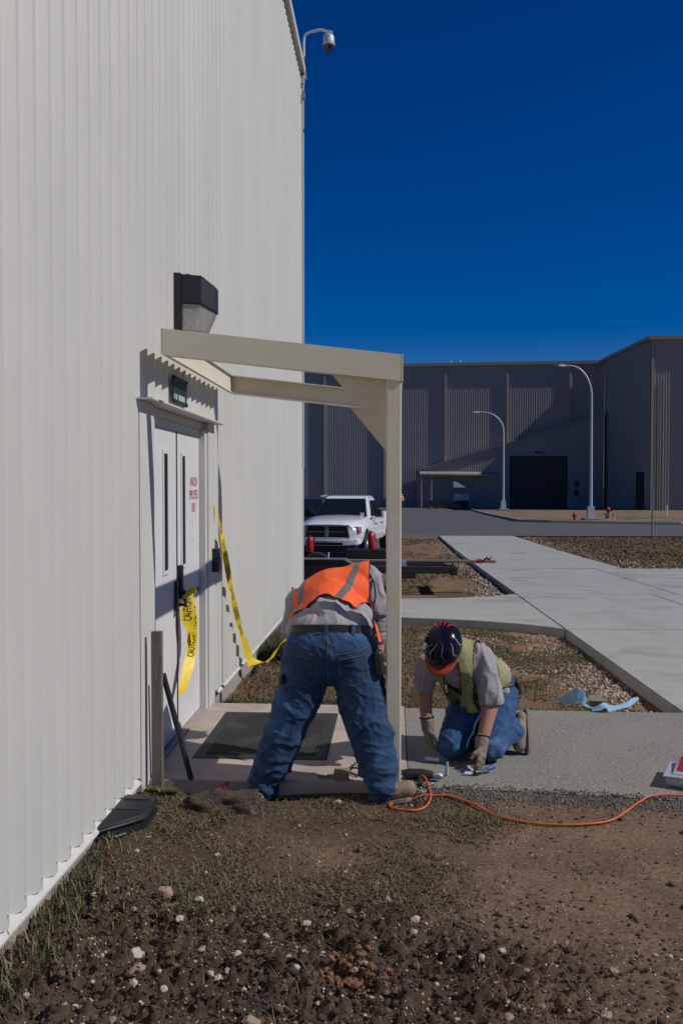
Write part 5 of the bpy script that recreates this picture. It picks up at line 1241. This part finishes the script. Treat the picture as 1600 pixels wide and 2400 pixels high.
# ---------- far worker by the hangar
p3 = empty('person', (1.04, 118.5, -1.08), 'tiny distant worker in yellow vest and white helmet walking by the hangar', 'person')
X, Y_, Z = 1.04, 118.5, -1.08
blob('body', [('e', Vv(X, Y_, Z + 1.60), (.10, .11, .13), I3), ('c', Vv(X, Y_, Z + 1.1), .14, Vv(X, Y_, Z + 1.35), .16), ('c', Vv(X + .2, Y_, Z + 1.38), .06, Vv(X + .36, Y_ - .05, Z + 1.12), .05), ('c', Vv(X + .36, Y_ - .05, Z + 1.12), .05, Vv(X + .26, Y_ - .2, Z + .95), .045), ('c', Vv(X - .2, Y_, Z + 1.38), .06, Vv(X - .27, Y_, Z + 1.0), .05)], .03, M['skin'], p3, 2)
blob('trousers', [('c', Vv(X - .09, Y_, Z + .9), .11, Vv(X - .11, Y_, Z + .08), .08), ('c', Vv(X + .09, Y_, Z + .9), .11, Vv(X + .14, Y_ - .1, Z + .08), .08)], .03, M['denim'], p3, 2)
M['hivis'] = mat('yellow_vest', (.85, .45, .12), (.75, .40, .10), 6, .7)
blob('vest', [('c', Vv(X, Y_, Z + .95), .19, Vv(X, Y_, Z + 1.38), .20)], .03, M['hivis'], p3, 2)
blob('helmet', [('e', Vv(X, Y_, Z + 1.68), (.14, .16, .11), I3)], .03, M['decal'], p3, 2)
# ------------------------------------------------------------------ STONES, CLODS, GRAVEL, GRASS
rs = np.random.RandomState(11)
def rock_mesh(seed, sub=1):
    bm = bmesh.new(); bmesh.ops.create_icosphere(bm, subdivisions=sub, radius=1)
    r = random.Random(seed); sc = Vector((r.uniform(.7, 1.2), r.uniform(.6, 1.0), r.uniform(.45, .75)))
    for v in bm.verts:
        k = 1 + .38 * mnoise.noise(v.co * 1.4 + Vector((seed * 3.7, 0, 0))) + .12 * r.uniform(-1, 1)
        v.co = Vector((v.co.x * sc.x, v.co.y * sc.y, v.co.z * sc.z)) * k
    me = bpy.data.meshes.new('stone'); bm.to_mesh(me); bm.free(); return me
def rock_mat(nm, a, b): return mat(nm, a, b, 6, .9, bump=.35, bscale=20)
stone_m = [rock_mat('white_limestone', (.55, .49, .42), (.40, .33, .27)), rock_mat('tan_stone', (.38, .28, .20), (.27, .20, .15)), rock_mat('pink_stone', (.42, .28, .21), (.55, .46, .38))]
variants = []
for k in range(12):
    me = rock_mesh(k, 2); me.materials.append(stone_m[(0, 0, 1, 0, 2, 0, 0, 1, 0, 2, 0, 0)[k]]); variants.append(me)
def put_stone(x, y, s, k, lab, grp):
    o = bpy.data.objects.new('stone', variants[k]); C.objects.link(o)
    z = gh(x, y)
    o.location = (x, y, z + s * .22); o.scale = (s, s, s); o.rotation_euler = (rnd.uniform(-.4, .4), rnd.uniform(-.4, .4), rnd.uniform(0, 6.28))
    tag(o, lab, 'stone', grp)
# the bigger ones one can point at (x, y, size, variant, label)
big = [(-.985, 3.42, .034, 0, 'flat white stone lying largest of the left foreground stones'), (-.98, 3.86, .050, 7, 'dull brown flat stone half sunk near the wall grass'),
       (-.345, 3.41, .036, 4, 'upright pale stone with pink face in the middle foreground'), (-.93, 3.23, .026, 2, 'tan stone just below the flat white one'),
       (-.82, 3.80, .026, 3, 'white stone beside the dull brown flat stone'), (-.46, 2.93, .036, 7, 'flat grey stone at the bottom edge of the picture'),
       (-.30, 5.00, .020, 0, 'pale grey stone in the grass before the spread boots'), (.72, 3.10, .022, 0, 'lone white stone in the smooth dirt at lower right')]
for x, y, s, k, lab in big: put_stone(x, y, s, k, lab, None)
n = 0
while n < 285:
    y = 2.86 + 1.9 * rs.rand() ** 1.5; x = -1.3 + 3.0 * rs.rand()
    if x < -1.33 + .0 * y or abs(x) > y * .5 + .1: continue
    p = float(rough(np.array([x]), np.array([y]))[0])
    if rs.rand() > .10 + .9 * p: continue
    s = .0058 + .0145 * rs.rand() ** 2.4; left = x < .1
    put_stone(x, y, s, rs.randint(12), 'small pale stone scattered in the dark crumbly soil at lower left' if left else 'small pale stone scattered on the brown dirt at lower right', 'stones in the loose soil' if left else 'stones on the dirt at right'); n += 1

def scatter(name, mats, pos, siz, sub=1, nv=6, flat=1.0, seed=5):
    """merge many little rocks into one mesh; material per rock"""
    base = []
    for k in range(nv):
        me = rock_mesh(seed * 31 + k, sub); v = np.array([x.co[:] for x in me.vertices]); f = np.array([p.vertices[:] for p in me.polygons]); base.append((v, f)); bpy.data.meshes.remove(me)
    VV, FF, MI = [], [], []; off = 0; r = np.random.RandomState(seed)
    for (x, y, z), s in zip(pos, siz):
        v, f = base[r.randint(nv)]; a = r.rand() * 6.28; c_, s_ = math.cos(a), math.sin(a)
        q = v @ np.array([[c_, s_, 0], [-s_, c_, 0], [0, 0, flat]]) * s; t = r.uniform(-.5, .5); q[:, 2] += q[:, 0] * t
        VV.append(q + [x, y, z + s * .25]); FF.append(f + off); MI += [r.randint(len(mats))] * len(f); off += len(v)
    V = np.concatenate(VV); Fc = np.concatenate(FF); me = bpy.data.meshes.new(name)
    me.vertices.add(len(V)); me.vertices.foreach_set('co', V.astype(np.float32).ravel()); me.loops.add(Fc.size); me.loops.foreach_set('vertex_index', Fc.astype(np.int32).ravel())
    me.polygons.add(len(Fc)); me.polygons.foreach_set('loop_start', np.arange(0, Fc.size, 3, dtype=np.int32)); me.polygons.foreach_set('loop_total', np.full(len(Fc), 3, np.int32)); me.update()
    o = link(name, me, mats); me.polygons.foreach_set('material_index', np.array(MI, np.int32)); return o
clod_m = [mat('dark_clod', (.060, .043, .033), (.036, .026, .021), 30, .95, bump=.6, bscale=60), mat('brown_clod', (.115, .082, .062), (.07, .05, .038), 30, .95, bump=.6, bscale=60), mat('red_clod', (.21, .10, .056), (.14, .072, .044), 30, .95, bump=.6, bscale=60)]
N = 42000; X_ = rs.uniform(-1.4, 1.9, N); Yy = rs.uniform(2.75, 4.9, N); p = rough(X_, Yy); kp = rs.rand(N) < (.035 + .965 * p ** 1.0) * .9; X_, Yy = X_[kp], Yy[kp]
Zz = soil_h(X_, Yy); sz = .0035 + .0085 * rs.rand(len(X_)) ** 2.2
sz = np.where(rs.rand(len(X_)) < .07, sz * 2.2, sz)
o = tag(scatter('soil_clods', clod_m[:2] + [clod_m[0]], list(zip(X_, Yy, Zz)), sz, 1, 8, .8, 3), 'loose dark soil crumbs covering the near ground', 'soil', None, 'stuff')
# reddish clump
q = rs.normal(0, 1, (260, 2)) * [.055, .06] + [-.12, 3.25]
tag(scatter('red_soil_clump', [clod_m[2]], [(a, b, float(soil_h(np.array([a]), np.array([b]))[0]) + .01) for a, b in q], .006 + .012 * rs.rand(260) ** 2, 1, 6, .9, 8), 'rust red clump of crumbled clay in the foreground soil', 'soil', None, 'stuff')
# pale chips spread thin over the near soil
N = 7500; X_ = rs.uniform(-1.4, 1.9, N); Yy = rs.uniform(2.75, 5.1, N); p = rough(X_, Yy); kp = rs.rand(N) < .09 + .6 * p; X_, Yy = X_[kp], Yy[kp]
tag(scatter('pebble_chips', stone_m, list(zip(X_, Yy, soil_h(X_, Yy))), .0018 + .0055 * rs.rand(len(X_)) ** 2.2, 1, 6, .9, 4), 'tiny pale chips mixed through the near dirt', 'gravel', None, 'stuff')
# crumbled aggregate along the apron edge
N = 5200; X_ = rs.uniform(.2, 2.3, N); e = np.array([apron_edge(x) for x in X_]); Yy = e - .02 + rs.normal(0, .05, N) - .04
agg = [mat('grey_crumb', (.20, .19, .175), (.12, .115, .105), 40, .95), mat('dark_crumb', (.09, .085, .08), (.06, .055, .05), 40, .95)]
tag(scatter('apron_crumbs', agg, [(a, b, gh(a, b)) for a, b in zip(X_, Yy)], .003 + .006 * rs.rand(N) ** 2, 1, 6, .9, 6), 'grey crumbs of broken aggregate along the apron edge', 'gravel', None, 'stuff')
# gravel along the kerbs of both planters and the far right lawn
tan2 = rock_mat('dull_tan_stone', (.30, .225, .16), (.22, .165, .12))
def gravel(name, pts, lab, s0, s1, seed):
    pts = np.array(pts); r = np.random.RandomState(seed)
    tag(scatter(name, [stone_m[0], stone_m[1], tan2, tan2, stone_m[2], clod_m[1], clod_m[1]], pts, s0 + (s1 - s0) * r.rand(len(pts)) ** 2, 1, 6, .9, seed), lab, 'gravel', None, 'stuff')
P = []
while len(P) < 3800:
    y = 7.25 + 4.6 * rs.rand(); w = .25 + .55 * float(sst(7.5, 10.5, y)); x = 2.13 - abs(rs.normal(0, w * .75))
    if y > 11.0: x = rs.uniform(.5, 2.1)
    yk = 12.85 - .85 * float(sst(.6, 2.2, x)) - .12
    if x < .25 or y > yk: continue
    if float(fbm(x, y, 2.2, 3)) < -.10: continue
    P.append((x, y, float(soil_h(np.array([x]), np.array([y]))[0])))
gravel('kerb_gravel', P, 'tan and white gravel along the walkway edge of the near planter', .007, .024, 21)
P = []
while len(P) < 2600:
    y = 15.7 + 28 * rs.rand() ** 1.6; x = 2.1 - abs(rs.normal(0, .22)) - (.2 * rs.rand() if y < 18.5 else 0)
    if y < 15.45 + .9 * float(sst(.3, 2.0, x)): continue
    P.append((x, y, float(soil_h(np.array([x]), np.array([y]))[0])))
gravel('kerb_gravel', P, 'tan gravel along the walkway edge of the planter under the trailer', .014, .042, 22)
P = []
for _ in range(3400):
    if rs.rand() < .62: y = 23.6 + 20.5 * rs.rand(); x = 5.85 + abs(rs.normal(0, .45))
    else: x = 5.9 + 9 * rs.rand(); y = 23.3 + abs(rs.normal(0, .18)) + .02 * (x - 6)
    P.append((x, y, float(soil_h(np.array([x]), np.array([y]))[0])))
gravel('lawn_gravel', P, 'pale gravel bordering the right hand lawn', .018, .05, 23)
# white rubble patch by the right boot
q = rs.normal(0, 1, (420, 2)) * [.07, .06] + [.09, 5.13]
tag(scatter('broken_concrete', [M['rubble'], M['rubble'], agg[0]], [(a, b, gh(a, b) + .002) for a, b in q], .004 + .013 * rs.rand(420) ** 3, 1, 6, .6, 9), 'white crumbs of broken concrete beside the right boot', 'rubble', None, 'stuff')

# sod clump in front of the stoop
bm = bmesh.new(); bmesh.ops.create_icosphere(bm, subdivisions=5, radius=1)
for v in bm.verts:
    c = v.co.copy(); k = 1 + .28 * mnoise.noise(c * 1.6) + .12 * mnoise.noise(c * 5 + Vector((2, 0, 0))) + .05 * mnoise.noise(c * 14)
    f = 1 + .12 * (1 if abs(c.x) > .6 else 0)
    v.co = Vector((math.copysign(abs(c.x) ** .8, c.x) * .215 * k, c.y * .095 * k, math.copysign(abs(c.z) ** .7, c.z) * .095 * k)) + Vector((-.885, 4.88, -.04))
M['sod'] = mat('sod_clump', (.045, .034, .027), (.085, .062, .046), 22, .95, bump=.9, bscale=70, third=(.19, .13, .10), tscale=9, tfac=(.60, .70))
tag(link('sod_clump', bm_mesh(bm), M['sod'], smooth=True), 'large dark clump of dug up earth in front of the stoop', 'clod')
for k, (x, y, z) in enumerate([(-1.09, 5.06, -.07), (-.96, 5.14, -.02), (-1.0, 5.11, -.045)]):
    me_, e_, l_ = ribbon([(x - .02, y, z), (x, y - .01, z + .02), (x + .03, y, z + .03)], [(0, .4, 1)] * 3, [.02, .03, .02], 4)
    tag(link('red_scrap', me_, M['red']), ('red plastic scrap beside the left end of the earth clump', 'tiny red scrap highest on the stoop edge', 'tiny red scrap on the slope just below the stoop edge')[k], 'scrap', 'red scraps in the hole')

# grass
def grass(name, X_, Yy, h, mats, lab, seed, lean=.5, w=.0028, zf=None):
    r = np.random.RandomState(seed); n = len(X_); Zz = zf(X_, Yy) if zf else soil_h(X_, Yy); H_ = h * (.45 + .75 * r.rand(n)); a = r.rand(n) * 6.28; ln = lean * H_ * (.3 + r.rand(n)); b = a + r.normal(0, .5, n)
    ww = w * (.7 + .6 * r.rand(n)); px, py = -np.sin(a) * ww, np.cos(a) * ww
    base = np.stack([X_, Yy, Zz - .004], 1); mid = base + np.stack([np.cos(a) * ln * .35, np.sin(a) * ln * .35, H_ * .6], 1); tip = base + np.stack([np.cos(a) * ln * .6 + np.cos(b) * ln * .4, np.sin(a) * ln * .6 + np.sin(b) * ln * .4, H_ * (1 - .25 * lean)], 1)
    o_ = np.stack([px, py, np.zeros(n)], 1)
    V = np.stack([base - o_, base + o_, mid - o_ * .8, mid + o_ * .8, tip], 1).reshape(-1, 3)
    i = np.arange(n)[:, None] * 5; F4 = i + np.array([0, 1, 3, 2]); F3 = i + np.array([2, 3, 4])
    lv = np.concatenate([F4.ravel(), F3.ravel()]).astype(np.int32); ls = np.concatenate([np.arange(n) * 4, n * 4 + np.arange(n) * 3]).astype(np.int32); lt = np.concatenate([np.full(n, 4), np.full(n, 3)]).astype(np.int32)
    me = bpy.data.meshes.new(name); me.vertices.add(len(V)); me.vertices.foreach_set('co', V.astype(np.float32).ravel()); me.loops.add(len(lv)); me.loops.foreach_set('vertex_index', lv)
    me.polygons.add(2 * n); me.polygons.foreach_set('loop_start', ls); me.polygons.foreach_set('loop_total', lt); me.update()
    ob = link(name, me, mats); mi = r.randint(0, len(mats), n); me.polygons.foreach_set('material_index', np.concatenate([mi, mi]).astype(np.int32))
    return tag(ob, lab, 'grass', None, 'stuff')
G = [mat('green_blade', (.085, .115, .03), (.06, .085, .022), 5, .7), mat('olive_blade', (.12, .11, .04), (.09, .085, .03), 5, .7), mat('straw_blade', (.24, .175, .10), (.17, .125, .07), 5, .75), mat('brown_blade', (.12, .078, .046), (.09, .06, .036), 5, .75), mat('dark_blade', (.032, .036, .016), (.04, .04, .02), 5, .75), mat('rusty_blade', (.20, .12, .06), (.15, .09, .045), 5, .8)]
def field(n, x0, x1, y0, y1, dens, sd):
    r = np.random.RandomState(sd); X_ = r.uniform(x0, x1, n); Yy = r.uniform(y0, y1, n); k = r.rand(n) < dens(X_, Yy); return X_[k], Yy[k]
# front: sparse trampled grass left and middle
def dfront(X, Y):
    d = (.06 + .94 * sst(.0, .13, fbm(X + 5, Y, 2.8, 4))) * sst(3.3, 3.9, Y) * (1 - sst(5.0, 5.2, Y)) * (1 - .95 * sst(.15, .55, X - .25 * (Y - 4.2)))
    d = d * (1 - .8 * np.exp(-(((X + .35) / .35) ** 2 + ((Y - 4.3) / .28) ** 2)))
    d = np.maximum(d, .45 * sst(-.95, -1.25, X) * sst(3.2, 3.5, Y) * (1 - sst(5.05, 5.2, Y)))
    d = d * (1 - ((X > -1.55) & (X < -1.19) & (Y > 4.2) & (Y < 4.85)))
    return np.maximum(d, .85 * np.exp(-(((X - .42) / .16) ** 2 + ((Y - 4.78) / .14) ** 2)))
X_, Yy = field(52000, -1.40, 1.2, 3.2, 5.2, dfront, 31)
grass('front_grass', X_, Yy, .030, [G[1], G[2], G[3], G[4], G[3], G[5]], 'trampled brown and green grass on the near dirt', 41, 1.5, .0028)
X_, Yy = field(22000, -1.40, .9, 3.3, 5.15, lambda X, Y: dfront(X, Y) * sst(.0, .12, fbm(X + 40, Y, 2.1, 3)) + .8 * np.exp(-(((X - .42) / .16) ** 2 + ((Y - 4.80) / .12) ** 2)), 32)
grass('green_grass', X_, Yy, .04, [G[0], G[0], G[1]], 'green grass tufts in the near dirt', 42, 1.0, .0030)
X_, Yy = field(1500, -1.2, .9, 2.9, 4.9, lambda X, Y: .25 + 0 * X, 33)
grass('straw_litter', X_, Yy, .07, [G[2], G[2], G[3]], 'dry straw stems lying on the soil', 43, 2.2, .0016)
X_, Yy = field(2600, -1.405, -1.20, 2.9, 4.45, lambda X, Y: sst(-1.18, -1.40, X) * (.25 + .75 * sst(-.05, .12, fbm(X, Y + 7, 2.0, 3))), 34)
grass('wall_weeds', X_, Yy, .075, [G[0], G[1], G[4], G[2]], 'weeds growing along the foot of the near wall', 44, .7, .0026)
X_, Yy = field(600, -1.38, -1.22, 5.0, 5.1, lambda X, Y: .8 + 0 * X, 39)
grass('clover_tuft', X_, Yy, .05, [G[0], G[1]], 'leafy weed tuft behind the black valve box', 49, .9, .006)
# planter behind the stoop: dry thatch and green wall weeds
X_, Yy = field(60000, -1.40, .5, 7.1, 12.7, lambda X, Y: (.5 + .5 * sst(-.05, .1, fbm(X, Y, 1.5, 3))) * (1 - .9 * sst(-.1, .4, X - .0)), 35)
grass('planter_grass', X_, Yy, .05, [G[3], G[2], G[5], G[3], G[5], G[1]], 'dry brown grass in the planter behind the stoop', 45, 1.3, .004)
X_, Yy = field(9000, -1.40, -.1, 7.1, 7.55, lambda X, Y: (1 - sst(7.25, 7.55, Y)) + 0 * X, 36)
grass('stoop_grass', X_, Yy, .10, [G[4], G[1], G[0], G[4]], 'dark green grass against the far edge of the stoop', 46, .6, .004)
X_, Yy = field(14000, -1.40, -1.0, 9.6, 12.6, lambda X, Y: sst(-1.05, -1.3, X) + 0 * Y, 37)
grass('tall_weeds', X_, Yy, .22, [G[0], G[4], G[1]], 'tall green weeds along the wall beyond the bending worker', 47, .6, .006)
X_, Yy = field(60000, .05, 2.1, 7.1, 12.6, lambda X, Y: sst(.02, .12, fbm(X + 31, Y * .8 + 4, .9, 4)) * .9 + .7 * np.exp(-((Y - 7.3) / .25) ** 2) * (X > .75) * (X < 1.25) + .5 * np.exp(-((Y - 7.35) / .3) ** 2) * (X < .5), 38)
grass('planter_tufts', X_, Yy, .032, [G[0], G[1], G[2], G[5]], 'grass patches in the planter by the walkway', 48, 1.2, .004)
X_, Yy = field(14000, -1.4, 2.0, 18.0, 44, lambda X, Y: sst(.0, .12, fbm(X + 3, Y * .4, .9, 3)), 50)
grass('far_planter_grass', X_, Yy, .07, [G[1], G[3], G[2]], 'thin grass on the dirt under the trailer', 51, .8, .009)
X_, Yy = field(60000, 5.9, 20, 23.4, 44.6, lambda X, Y: .55 + .45 * sst(-.1, .1, fbm(X, Y, .5, 3)), 52)
grass('lawn_grass', X_, Yy, .06, [G[3], G[5], G[1], G[3], G[2]], 'short dry lawn right of the walkway', 53, .8, .014)
